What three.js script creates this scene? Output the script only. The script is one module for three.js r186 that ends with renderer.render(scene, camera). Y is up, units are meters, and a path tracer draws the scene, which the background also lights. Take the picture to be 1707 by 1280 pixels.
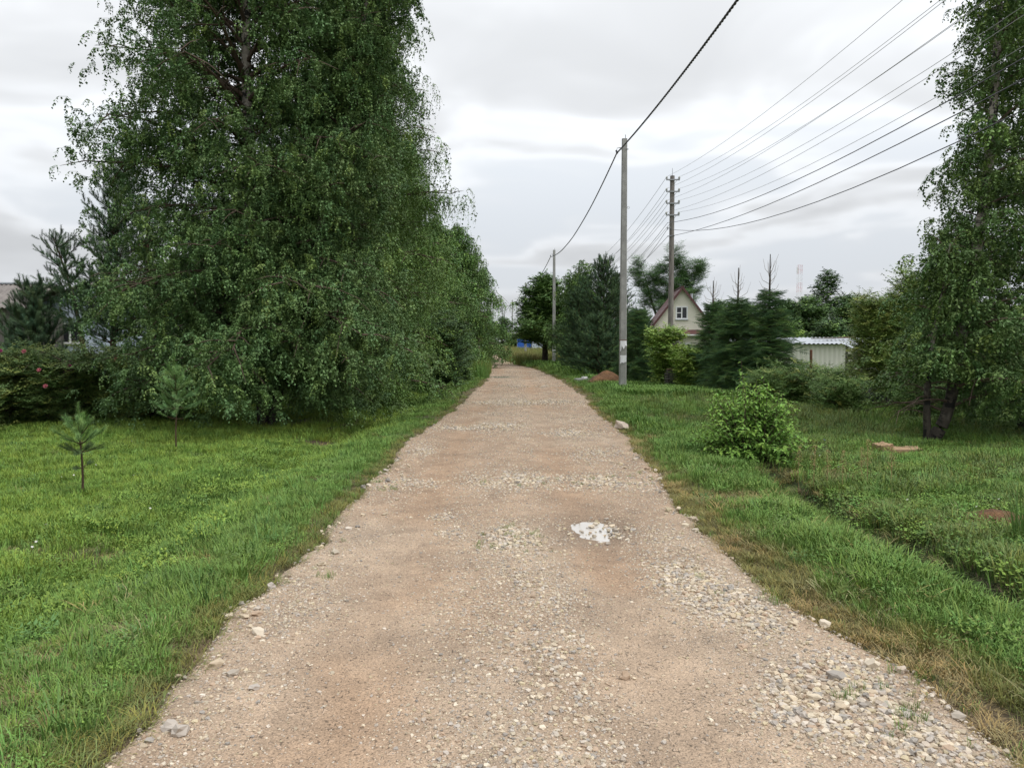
import * as THREE from 'three';
import { mergeGeometries } from 'three/addons/utils/BufferGeometryUtils.js';

// ------------------------------------------------------------------ camera, sky, sun, exposure
const scene = new THREE.Scene();
const camera = new THREE.PerspectiveCamera(53.13, 1024 / 767, 0.1, 4000);
camera.position.set(0, 1.6, 0);
camera.rotation.order = 'YXZ';
camera.rotation.set(-0.0562, -0.02382, 0);
const renderer = new THREE.WebGLRenderer({ antialias: true });
renderer.toneMapping = THREE.LinearToneMapping;
renderer.toneMappingExposure = 1.16;
renderer.shadowMap.enabled = true;

// ---- seeded random and value noise
function rand(seed) { let a = seed | 0; return () => { a = (a + 0x6d2b79f5) | 0; let t = Math.imul(a ^ (a >>> 15), 1 | a); t = (t + Math.imul(t ^ (t >>> 7), 61 | t)) ^ t; return ((t ^ (t >>> 14)) >>> 0) / 4294967296; }; }
const hash2 = (x, y) => { let h = Math.imul(x, 374761393) + Math.imul(y, 668265263); h = Math.imul(h ^ (h >>> 13), 1274126177); return ((h ^ (h >>> 16)) >>> 0) / 4294967296; };
function noise(x, y) {
  const ix = Math.floor(x), iy = Math.floor(y), fx = x - ix, fy = y - iy, u = fx * fx * (3 - 2 * fx), v = fy * fy * (3 - 2 * fy);
  const a = hash2(ix, iy), b = hash2(ix + 1, iy), c = hash2(ix, iy + 1), d = hash2(ix + 1, iy + 1);
  return a + (b - a) * u + (c - a) * v + (a - b - c + d) * u * v;
}
function fbm(x, y, n = 4) { let s = 0, a = 0.5, t = 0; for (let i = 0; i < n; i++) { s += a * noise(x, y); t += a; a *= 0.5; x = x * 2.03 + 17.1; y = y * 2.03 + 9.7; } return s / t; }
const clamp = (x, a = 0, b = 1) => Math.min(b, Math.max(a, x)), lerp = (a, b, t) => a + (b - a) * t, smooth = (a, b, x) => { const t = clamp((x - a) / (b - a)); return t * t * (3 - 2 * t); };

// ---- sky: one thin overcast layer, lumpy, with a few openings of pale blue; brighter overhead as overcast skies are
{
  const W = 2048, H = 1024, data = new Float32Array(W * H * 4);
  for (let r = 0; r < H; r++) {
    const up = ((r + 0.5) / H - 0.5) * Math.PI, y = Math.sin(up), cu = Math.cos(up);
    for (let c = 0; c < W; c++) {
      const a = ((c + 0.5) / W - 0.5) * 2 * Math.PI, x = Math.cos(a) * cu, z = Math.sin(a) * cu, o = (r * W + c) * 4;
      let R = 0.30, G = 0.31, B = 0.28;
      if (y > -0.01) {
        const k = 1 / (Math.max(y, 0) + 0.13), px = x * k + 31.7, pz = z * k + 12.4;
        const wx = fbm(px * 1.1 + 5, pz * 1.1, 3) - 0.5, wz = fbm(px * 1.1, pz * 1.1 + 8, 3) - 0.5;
        const big = fbm(px * 0.55 + wx * 0.9, pz * 0.75 + wz * 0.9, 3), fine = fbm(px * 1.7 + wx * 1.6, pz * 2.3 + wz * 1.6, 5);
        const d = big * 0.52 + fine * 0.48, thick = smooth(0.38, 0.66, d), edge = Math.exp(-(((d - 0.44) / 0.045) ** 2)), open = smooth(0.52, 0.30, d);
        let L = lerp(0.765, 0.585, thick) + 0.12 * edge;
        R = L * 0.968; G = L * 0.995; B = L * 1.03;
        R = lerp(R, 0.57, open * 0.3); G = lerp(G, 0.66, open * 0.3); B = lerp(B, 0.765, open * 0.3);
        const low = 1 - smooth(0.0, 0.16, y);
        R = lerp(R, 0.80, low * 0.6); G = lerp(G, 0.83, low * 0.6); B = lerp(B, 0.865, low * 0.6);
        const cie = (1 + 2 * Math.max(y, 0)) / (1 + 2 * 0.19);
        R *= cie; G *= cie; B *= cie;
      }
      data[o] = R; data[o + 1] = G; data[o + 2] = B; data[o + 3] = 1;
    }
  }
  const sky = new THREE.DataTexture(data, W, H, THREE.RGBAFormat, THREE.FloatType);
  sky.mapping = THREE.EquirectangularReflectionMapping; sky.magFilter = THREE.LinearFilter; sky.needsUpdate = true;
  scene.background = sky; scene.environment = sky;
}
const sun = new THREE.DirectionalLight(new THREE.Color(1, 0.96, 0.9), 1.5);
sun.name = 'sun'; sun.position.set(50, 90, 8); sun.target.position.set(0, 0, -20);
sun.castShadow = true; sun.shadow.radius = 30; sun.shadow.mapSize.set(4096, 4096);
Object.assign(sun.shadow.camera, { left: -70, right: 70, top: 90, bottom: -90, near: 1, far: 260 });
scene.add(sun, sun.target);

// ------------------------------------------------------------------ helpers
const V = (x, y, z) => new THREE.Vector3(x, y, z), used = new Map();
function numbered(name) { const n = used.get(name) ?? 0; used.set(name, n + 1); return n ? name + '_' + String(n).padStart(3, '0') : name; }
function tag(o, label, category, group, kind) { o.userData = { label, category }; if (group) o.userData.group = group; if (kind) o.userData.kind = kind; return o; }
function thing(name, label, category, x, y, z, turn = 0, group) { const o = new THREE.Group(); o.name = numbered(name); o.position.set(x, y, z); o.rotation.y = turn; scene.add(o); return tag(o, label, category, group); }
function part(name, geometry, material, parent) { const m = new THREE.Mesh(geometry, material); m.name = parent ? name : numbered(name); m.castShadow = m.receiveShadow = true; (parent ?? scene).add(m); return m; }
function copies(name, geometry, material, list, parent) {   // list: [{m: Matrix4, c: [r,g,b]}]
  const o = new THREE.InstancedMesh(geometry, material, list.length); o.name = parent ? name : numbered(name); o.castShadow = o.receiveShadow = true;
  const c = new THREE.Color();
  list.forEach((e, i) => { o.setMatrixAt(i, e.m); o.setColorAt(i, c.setRGB(e.c[0], e.c[1], e.c[2])); });
  o.userData.kind = 'stuff'; (parent ?? scene).add(o); return o;
}
// Acc gathers triangles; tubes, leaves and boxes are pushed into it
class Acc {
  constructor() { this.p = []; this.n = []; this.u = []; this.i = []; this.flat = false; }
  tube(pts, rads, seg = 5, vlen = 1) {
    const base = this.p.length / 3, N = pts.length; let run = 0; const t = V(), side = V(), up = V();
    for (let k = 0; k < N; k++) {
      t.copy(pts[Math.min(k + 1, N - 1)]).sub(pts[Math.max(k - 1, 0)]).normalize();
      side.set(Math.abs(t.y) > 0.9 ? 1 : 0, Math.abs(t.y) > 0.9 ? 0 : 1, 0).cross(t).normalize(); up.copy(t).cross(side);
      if (k) run += pts[k].distanceTo(pts[k - 1]);
      for (let s = 0; s <= seg; s++) {
        const a = (s / seg) * Math.PI * 2, ca = Math.cos(a), sa = Math.sin(a), nx = side.x * ca + up.x * sa, ny = side.y * ca + up.y * sa, nz = side.z * ca + up.z * sa;
        this.p.push(pts[k].x + nx * rads[k], pts[k].y + ny * rads[k], pts[k].z + nz * rads[k]); this.n.push(nx, ny, nz); this.u.push(s / seg, run / vlen);
      }
    }
    for (let k = 0; k < N - 1; k++) for (let s = 0; s < seg; s++) { const a = base + k * (seg + 1) + s, b = a + 1, c = a + seg + 1, d = c + 1; this.i.push(a, b, c, b, d, c); }
    return this;
  }
  tri(a, b, c) { const k = this.p.length / 3; this.p.push(a.x, a.y, a.z, b.x, b.y, b.z, c.x, c.y, c.z); this.u.push(0, 0, 1, 0, 0.5, 1); this.i.push(k, k + 1, k + 2); this.flat = true; }
  leaf(base, dir, side, len, wid, fold = 0.2, belly = 0.42) {   // a folded blade: two halves meeting at the midrib
    const nrm = V().crossVectors(dir, side), k = this.p.length / 3, l = V().copy(base).addScaledVector(dir, len * belly).addScaledVector(side, wid / 2).addScaledVector(nrm, wid * fold), r = V().copy(base).addScaledVector(dir, len * belly).addScaledVector(side, -wid / 2).addScaledVector(nrm, wid * fold), t = V().copy(base).addScaledVector(dir, len);
    this.p.push(base.x, base.y, base.z, l.x, l.y, l.z, t.x, t.y, t.z, r.x, r.y, r.z); this.u.push(0.5, 0, 0, 0.4, 0.5, 1, 1, 0.4); this.i.push(k, k + 2, k + 1, k, k + 3, k + 2); this.flat = true;
  }
  geo() {
    const g = new THREE.BufferGeometry();
    g.setAttribute('position', new THREE.Float32BufferAttribute(this.p, 3)); g.setAttribute('uv', new THREE.Float32BufferAttribute(this.u, 2)); g.setIndex(this.i);
    if (!this.flat && this.n.length === this.p.length) g.setAttribute('normal', new THREE.Float32BufferAttribute(this.n, 3));
    return g;
  }
}
const box = (w, h, d, x = 0, y = 0, z = 0, ry = 0, rx = 0, rz = 0) => { const g = new THREE.BoxGeometry(w, h, d); if (rx) g.rotateX(rx); if (rz) g.rotateZ(rz); if (ry) g.rotateY(ry); return g.translate(x, y, z); };
const merge = (list) => mergeGeometries(list.map((g) => (g.index ? g.toNonIndexed() : g)).map((g) => { for (const k of Object.keys(g.attributes)) if (!['position', 'normal', 'uv'].includes(k)) g.deleteAttribute(k); return g; }));
function at(x, y, z, rx, ry, rz, sx, sy = sx, sz = sx) { return new THREE.Matrix4().compose(V(x, y, z), new THREE.Quaternion().setFromEuler(new THREE.Euler(rx, ry, rz, 'YXZ')), V(sx, sy, sz)); }
function along(p, dir, spin, s, sy = s) { const q = new THREE.Quaternion().setFromUnitVectors(V(0, 1, 0), dir.clone().normalize()).multiply(new THREE.Quaternion().setFromAxisAngle(V(0, 1, 0), spin)); return new THREE.Matrix4().compose(p.clone(), q, V(s, sy, s)); }
const tint = (r, base, spread) => { const k = 1 + (r() - 0.5) * spread, y = (r() - 0.5) * spread * 0.5; return [base[0] * k * (1 + y), base[1] * k, base[2] * k * (1 - y)]; };

// ---- computed textures
function texture(n, m, f, srgb = true) {
  const d = new Uint8Array(n * m * 4);
  for (let y = 0; y < m; y++) for (let x = 0; x < n; x++) { const v = f(x / n, y / m, x, y), o = (y * n + x) * 4; for (let c = 0; c < 3; c++) d[o + c] = clamp(Array.isArray(v) ? v[c] : v) * 255; d[o + 3] = 255; }
  const t = new THREE.DataTexture(d, n, m); t.wrapS = t.wrapT = THREE.RepeatWrapping; t.magFilter = THREE.LinearFilter; t.minFilter = THREE.LinearMipmapLinearFilter; if (srgb) t.colorSpace = THREE.SRGBColorSpace; t.needsUpdate = true; return t;
}
function pnoise(x, y, w, h) { const ix = Math.floor(x), iy = Math.floor(y), fx = x - ix, fy = y - iy, u = fx * fx * (3 - 2 * fx), v = fy * fy * (3 - 2 * fy), g = (i, j) => hash2(((i % w) + w) % w, ((j % h) + h) % h + 977); return lerp(lerp(g(ix, iy), g(ix + 1, iy), u), lerp(g(ix, iy + 1), g(ix + 1, iy + 1), u), v); }
const pf = (u, v, w, h, n = 4) => { let s = 0, a = 0.5, t = 0; for (let i = 0; i < n; i++) { s += a * pnoise(u * w, v * h, w, h); t += a; a *= 0.55; w *= 2; h *= 2; } return s / t; };
const dirtHeight = (u, v) => { const g = pf(u, v, 16, 16, 5), grit = Math.pow(pnoise(u * 300, v * 300, 300, 300), 3), peb = smooth(0.72, 0.9, pnoise(u * 110, v * 110, 110, 110)); return clamp(0.5 * g + 0.25 * grit + 0.35 * peb); };
const T = {
  dirt: texture(1024, 1024, (u, v) => { const g = pf(u, v, 6, 6, 5), grit = pnoise(u * 340, v * 340, 340, 340), peb = smooth(0.74, 0.86, pnoise(u * 110, v * 110, 110, 110)), dark = smooth(0.8, 0.92, pnoise(u * 150 + 40, v * 150, 150, 150)); const k = 0.88 + (g - 0.5) * 0.2 + (grit - 0.5) * 0.26 + peb * 0.12 - dark * 0.28; return [k, k * (0.99 + peb * 0.015), k * (0.975 + peb * 0.04)]; }),
  dirtBump: texture(1024, 1024, dirtHeight, false),
  soil: texture(512, 512, (u, v) => { const g = pf(u, v, 8, 8, 5), s = pnoise(u * 170, v * 170, 170, 170); const k = 0.66 + (g - 0.5) * 0.5 + (s - 0.5) * 0.35; return [k, k, k * 0.95]; }),
  concrete: texture(256, 256, (u, v) => { const g = pf(u, v, 4, 6, 5), s = pnoise(u * 120, v * 120, 120, 120), pit = smooth(0.86, 0.93, pnoise(u * 60, v * 60, 60, 60)); return 0.84 + (g - 0.5) * 0.25 + (s - 0.5) * 0.08 - pit * 0.25; }),
  birch: texture(256, 512, (u, v) => { const streak = smooth(0.6, 0.74, pnoise(u * 9, v * 110, 9, 110)) * smooth(0.35, 0.6, pnoise(u * 7, v * 13, 7, 13)), patch = smooth(0.56, 0.66, pf(u, v, 6, 14, 5)), g = pf(u, v, 12, 24, 3); const k = lerp(lerp(0.72 + (g - 0.5) * 0.35, 0.32, streak * 0.9), 0.2, patch); return [k, k * 0.97, k * 0.92]; }),
  bark: texture(256, 256, (u, v) => { const g = pf(u, v, 24, 5, 4), s = pf(u, v, 8, 8, 4); return 0.55 + (g - 0.5) * 0.7 + (s - 0.5) * 0.3; }),
  wood: texture(256, 256, (u, v) => { const g = pf(u, v, 40, 3, 4), s = pf(u, v, 6, 4, 4); return 0.75 + (g - 0.5) * 0.4 + (s - 0.5) * 0.25; }),
};
const std = (color, roughness = 0.9, extra = {}) => { const m = new THREE.MeshStandardMaterial({ roughness, ...extra }); m.color.setRGB(...color); return m; };
const leafy = (transmission = 0.3, roughness = 0.8) => new THREE.MeshPhysicalMaterial({ color: 0xffffff, roughness, transmission, thickness: 0, specularIntensity: 0.6, side: THREE.DoubleSide });
const M = {
  leaf: leafy(0, 0.6), grass: leafy(0, 0.7), needle: leafy(0, 0.7), straw: leafy(0, 0.9), bush: leafy(0.25, 0.8),
  birch: std([0.66, 0.64, 0.60], 0.85, { vertexColors: true, map: T.birch, bumpMap: T.birch, bumpScale: 0.004 }), bark: std([0.16, 0.12, 0.09], 0.95, { map: T.bark, bumpMap: T.bark, bumpScale: 0.012 }),
  pineBark: std([0.26, 0.15, 0.09], 0.95, { map: T.bark, bumpMap: T.bark, bumpScale: 0.01 }), twig: std([0.10, 0.07, 0.05], 0.9), deadTwig: std([0.36, 0.32, 0.28], 0.9), palebark: std([0.5, 0.47, 0.42], 0.9, { map: T.bark }),
  stone: new THREE.MeshStandardMaterial({ color: 0xffffff, roughness: 0.88, flatShading: true }),
  concrete: std([0.46, 0.46, 0.44], 0.9, { map: T.concrete, bumpMap: T.concrete, bumpScale: 0.004 }), steel: std([0.33, 0.34, 0.35], 0.5, { metalness: 0.6 }), rust: std([0.22, 0.1, 0.055], 0.9, { map: T.concrete }),
  oldPole: std([0.34, 0.31, 0.28], 0.95, { map: T.wood, bumpMap: T.wood, bumpScale: 0.004 }), glassy: std([0.55, 0.56, 0.54], 0.25), wire: std([0.3, 0.3, 0.31], 0.6), cable: std([0.06, 0.06, 0.075], 0.55), paper: std([0.78, 0.79, 0.82], 0.85),
  cream: std([0.80, 0.755, 0.65], 0.8), maroon: std([0.095, 0.036, 0.034], 0.55), white: std([0.78, 0.78, 0.78], 0.6), pane: std([0.02, 0.022, 0.026], 0.08), zinc: std([0.5, 0.53, 0.56], 0.45, { metalness: 0.7 }),
  creamMetal: std([0.76, 0.74, 0.65], 0.6), slate: std([0.30, 0.27, 0.25], 0.95, { map: T.concrete }), greyWood: std([0.24, 0.22, 0.2], 0.95, { map: T.wood }), paleBlue: std([0.48, 0.55, 0.66], 0.8), blue: std([0.03, 0.13, 0.5], 0.5), paleMetal: std([0.55, 0.62, 0.7], 0.5),
  soilHeap: std([0.36, 0.19, 0.10], 1, { map: T.soil, bumpMap: T.soil, bumpScale: 0.02 }), plank: std([0.42, 0.31, 0.2], 0.9, { map: T.wood }), brick: std([0.5, 0.34, 0.2], 0.95, { map: T.concrete, bumpMap: T.concrete, bumpScale: 0.006 }), tarp: std([0.03, 0.03, 0.035], 0.5),
  red: std([0.5, 0.1, 0.08], 0.7), pink: leafy(0.3, 0.8),
};
M.pink.color.setRGB(0.60, 0.20, 0.24);
const magenta = leafy(0.3, 0.8); magenta.color.setRGB(0.40, 0.06, 0.2);

// ------------------------------------------------------------------ lie of the land (d is the distance ahead, -z)
const curve = (table) => (d) => { let k = 0; while (k < table.length - 2 && table[k + 1][0] < d) k++; const [a, x] = table[k], [b, y] = table[k + 1]; return lerp(x, y, smooth(0, 1, 0) + clamp((d - a) / (b - a))); };
const edgeLeft0 = curve([[-60, -1.6], [0, -1.5], [5, -1.52], [8.7, -1.46], [13.7, -1.3], [17, -1.03], [22.7, -0.73], [32, -0.3], [48, -0.3], [68, -0.5], [85, -0.9], [108, -1.3], [125, -3.4], [150, -10], [170, -18]]);
const edgeRight0 = curve([[-60, 2.1], [0, 2.1], [3.6, 2.02], [4.5, 1.85], [6, 1.76], [7, 1.8], [9.8, 2.1], [12, 2.2], [16, 2.3], [22, 2.6], [32, 2.85], [50, 2.6], [55, 1.9], [68, 1.3], [85, 0.6], [108, 0.5], [125, -0.6], [150, -7], [170, -15]]);
const edgeLeft = (d) => edgeLeft0(d) + (fbm(d * 0.8, 3.3, 2) - 0.5) * 0.25 + (fbm(d * 3.1, 8.2, 2) - 0.5) * 0.16;
const edgeRight = (d) => edgeRight0(d) + (fbm(d * 0.8, 23.3, 2) - 0.5) * 0.25 + (fbm(d * 3.1, 48.2, 2) - 0.5) * 0.16;
const level = curve([[-60, 0], [25, 0], [40, -0.12], [55, -0.22], [85, -0.22], [120, 0.05], [200, 0.1], [4000, 0.1]]);
const bump = (x, c, w) => Math.exp(-(((x - c) / w) ** 2));
const PUDDLES = [[0.9, 6.6, 0.34, 0.52, 0.06], [0.42, 36, 0.62, 0.9, 0.05]];
function roadHeight(x, d) {
  let h = level(d) + (fbm(x * 0.9, d * 0.7, 3) - 0.5) * 0.045 + (fbm(x * 5, d * 5, 3) - 0.5) * 0.012 - 0.016 * (bump(x, -0.62 + (d > 10 ? (d - 10) * 0.03 : 0), 0.26) + bump(x, 0.82 + (d > 10 ? (d - 10) * 0.03 : 0), 0.26)) * smooth(40, 20, d);
  for (const [px, pd, rx, rd, deep] of PUDDLES) { const q = ((x - px) / rx) ** 2 + ((d - pd) / rd) ** 2; if (q < 5) { const f = Math.exp(-q * 1.3); h += f * (-deep * (0.72 + 0.5 * fbm(x * 4 + 3, d * 3, 2)) + (fbm(x * 13, d * 10, 3) - 0.5) * 0.05); } }
  return h;
}
function land(x, d) {   // height of the ground beside the road
  const l = edgeLeft0(d) - x, r = x - edgeRight0(d);
  let h = level(d) + (fbm(x * 0.35, d * 0.35, 3) - 0.5) * 0.14 + (fbm(x * 2.2, d * 2.2, 2) - 0.5) * 0.03;
  const inside = -Math.max(l, r);
  if (inside > -0.25) return Math.min(lerp(h, roadHeight(x, d) - 0.02, smooth(-0.25, 0.02, inside)), 9) - 0.10 * smooth(0.05, 0.3, inside);
  if (l > 0) h += -0.13 * smooth(0.3, 1.4, l) - 0.10 * bump(l, 1.5, 0.4);
  if (r > 0) { const dd = smooth(9.8, 8.6, d); h += 0.02 * bump(r, 0.6, 0.4) - 0.46 * dd * bump(r, 1.42 + (fbm(d, 2, 2) - 0.5) * 0.3, 0.22) - 0.06 * smooth(1, 2, r) - 0.4 * smooth(5, 11, x - 1) * smooth(18, 30, d); }
  return h;
}
// ------------------------------------------------------------------ ground sheet and road
const steps = (list) => { const out = []; for (const [a, b, n] of list) for (let i = 0; i < n; i++) out.push(lerp(a, b, i / n)); out.push(list[list.length - 1][1]); return out; };
function sheet(xs, ds, height, colour, tile) {
  const nx = xs.length, nd = ds.length, p = new Float32Array(nx * nd * 3), u = new Float32Array(nx * nd * 2), c = new Float32Array(nx * nd * 3), idx = [];
  for (let j = 0; j < nd; j++) for (let i = 0; i < nx; i++) {
    const k = j * nx + i, d = ds[j], x = typeof xs[i] === 'function' ? xs[i](d) : xs[i], col = colour(x, d);
    p.set([x, height(x, d, i), -d], k * 3); u.set([x / tile, d / tile], k * 2); c.set(col, k * 3);
    if (i < nx - 1 && j < nd - 1) idx.push(k, k + 1, k + nx, k + 1, k + nx + 1, k + nx);
  }
  const g = new THREE.BufferGeometry(); g.setAttribute('position', new THREE.BufferAttribute(p, 3)); g.setAttribute('uv', new THREE.BufferAttribute(u, 2)); g.setAttribute('color', new THREE.BufferAttribute(c, 3)); g.setIndex(idx); g.computeVertexNormals(); return g;
}
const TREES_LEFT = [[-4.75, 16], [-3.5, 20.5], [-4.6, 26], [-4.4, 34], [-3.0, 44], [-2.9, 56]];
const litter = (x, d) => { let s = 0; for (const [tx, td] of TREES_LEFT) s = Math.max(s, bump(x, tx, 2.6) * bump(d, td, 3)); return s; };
{
  const xs = steps([[-900, -120, 12], [-120, -30, 30], [-30, -10, 40], [-10, 10, 150], [10, 30, 40], [30, 120, 30], [120, 900, 12]]);
  const ds = steps([[-300, -30, 14], [-30, 0, 30], [0, 16, 130], [16, 45, 110], [45, 180, 100], [180, 2600, 30]]);
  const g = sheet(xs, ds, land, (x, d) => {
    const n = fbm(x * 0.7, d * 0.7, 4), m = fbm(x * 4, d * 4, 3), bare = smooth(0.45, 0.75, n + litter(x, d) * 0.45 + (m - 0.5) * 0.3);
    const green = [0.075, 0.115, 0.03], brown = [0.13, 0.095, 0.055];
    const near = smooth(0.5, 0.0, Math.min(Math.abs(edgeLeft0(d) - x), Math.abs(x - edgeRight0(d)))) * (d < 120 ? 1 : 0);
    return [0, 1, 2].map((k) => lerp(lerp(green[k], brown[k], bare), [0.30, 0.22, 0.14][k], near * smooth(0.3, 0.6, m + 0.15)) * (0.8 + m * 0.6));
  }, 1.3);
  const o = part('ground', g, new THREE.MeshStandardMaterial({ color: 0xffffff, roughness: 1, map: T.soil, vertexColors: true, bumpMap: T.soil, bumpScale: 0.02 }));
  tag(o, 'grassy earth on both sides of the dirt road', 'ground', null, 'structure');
}
// where the road is strewn with crushed stone: [x, d, half width, half length, strength]
const STREWN = [[1.55, 3.35, 0.34, 0.42, 3.4], [1.75, 3.0, 0.3, 0.3, 2.2], [1.35, 4.9, 0.3, 0.55, 2.6], [1.5, 4.3, 0.2, 0.4, 1.8], [0.15, 6.15, 0.26, 0.42, 3.2], [0.1, 4.6, 0.55, 1.4, 1.0], [0.2, 3.2, 0.6, 0.7, 0.7], [-1.2, 3.9, 0.3, 1.2, 0.8], [-0.9, 8.6, 0.5, 0.5, 1.5], [0.4, 8.7, 0.7, 0.7, 2.1], [1.3, 8.6, 0.6, 0.6, 1.7],
  [-0.5, 7.0, 0.25, 0.3, 1.4], [-0.4, 6.4, 0.25, 0.3, 1.2], [-0.2, 14.2, 1.0, 0.6, 2.6], [1.3, 13.2, 0.7, 0.6, 2.0], [0.8, 20, 1.4, 0.9, 3.2], [1.0, 27, 1.2, 0.8, 1.4], [0.9, 10.8, 0.5, 0.6, 1.0], [-0.9, 11.2, 0.4, 0.7, 1.2], [1.5, 10.6, 0.4, 0.8, 1.0], [1.3, 6.2, 0.4, 0.6, 0.9], [0.1, 2.4, 0.9, 0.7, 0.8], [-0.3, 17, 0.6, 0.4, 0.8]];
const stony = (x, d) => { let s = 0.5 + 0.15 * smooth(6, 3, d); for (const [sx, sd, w, l, k] of STREWN) s += k * Math.exp(-((((x - sx) / w) ** 2 + ((d - sd) / l) ** 2) * 1.2)); const bend = d > 10 ? (d - 10) * 0.03 : 0; s *= 1 - 0.88 * bump(x, 0.78 + bend, 0.25) * (s < 1.5 ? 1 : 0.25) - 0.8 * bump(x, -0.66 + bend, 0.27) * (s < 1.5 ? 1 : 0.25); return s * (0.35 + 1.3 * fbm(x * 1.7 + 4, d * 1.3, 3)); };
const road = (() => {
  const cols = []; for (let i = 0; i <= 92; i++) { const t = i / 92; cols.push((d) => lerp(edgeLeft(d), edgeRight(d), t)); }
  const ds = steps([[-40, -4, 20], [-4, 1.2, 40], [1.2, 9, 200], [9, 26, 190], [26, 60, 100], [60, 168, 70]]);
  const g = sheet(cols, ds, (x, d, i) => roadHeight(x, d) - (i === 0 || i === 92 ? 0.07 : i === 1 || i === 91 ? 0.012 : 0), (x, d) => {
    const n = fbm(x * 1.1, d * 0.5, 4), m = fbm(x * 3.7 + 9, d * 2.2, 4), bend = d > 10 ? (d - 10) * 0.03 : 0, rut = bump(x, 0.8 + bend, 0.26) + bump(x, -0.64 + bend, 0.28);
    let wet = 0; for (const [px, pd, rx, rd] of PUDDLES) wet = Math.max(wet, Math.exp(-(((x - px) / (rx * 1.5)) ** 2 + ((d - pd) / (rd * 1.35)) ** 2) * 1.1) * (0.55 + m));
    wet = Math.max(wet, 0.6 * smooth(0.52, 0.7, m) * Math.exp(-(((x - 0.1) / 0.5) ** 2 + ((d - 3.75) / 0.35) ** 2)));
    const clay = smooth(0.45, 0.65, m) * Math.exp(-(((x - 2.1) / 0.9) ** 2 + ((d - 27) / 3) ** 2)), chalk = smooth(0.42, 0.7, n) * 0.5 + smooth(0.8, 2.2, stony(x, d)) * 0.3;
    const c = [0.41, 0.30, 0.212].map((v, k) => { v = lerp(v, [0.40, 0.275, 0.182][k], clamp(rut * 0.8)); v = lerp(v, [0.445, 0.36, 0.275][k], chalk); v = lerp(v, [0.42, 0.24, 0.12][k], clay * 0.55); return lerp(v, [0.215, 0.16, 0.115][k], clamp(wet * 0.9)); });
    const k = 0.92 + (m - 0.5) * 0.3 + (n - 0.5) * 0.14 + (fbm(x * 11, d * 9, 3) - 0.5) * 0.3; return c.map((v) => v * k * 1.2);
  }, 1.7);
  const o = part('road', g, new THREE.MeshStandardMaterial({ color: 0xffffff, roughness: 0.95, map: T.dirt, vertexColors: true, bumpMap: T.dirtBump, bumpScale: 0.02 }));
  return tag(o, 'pale sandy dirt road strewn with crushed stone', 'road', null, 'structure');
})();
// puddles: level water in hollows of the road
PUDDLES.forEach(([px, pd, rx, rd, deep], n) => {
  const water = std([0.5, 0.465, 0.42], 0.04), g = new THREE.CircleGeometry(1, 40); g.rotateX(-Math.PI / 2); g.scale(rx * 1.05, 1, rd * 1.05);  // muddy base colour paled to stand in for the bright sky reflected in it
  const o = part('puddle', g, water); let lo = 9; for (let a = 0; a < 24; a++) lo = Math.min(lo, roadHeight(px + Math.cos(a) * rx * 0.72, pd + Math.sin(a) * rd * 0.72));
  o.position.set(px, lo + (n ? 0.012 : 0.004), -pd); tag(o, n ? 'long thin puddle across the far road by tall weeds' : 'small puddle with painted sky sheen and stones in the road hollow', 'puddle', null, 'structure');
});
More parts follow.
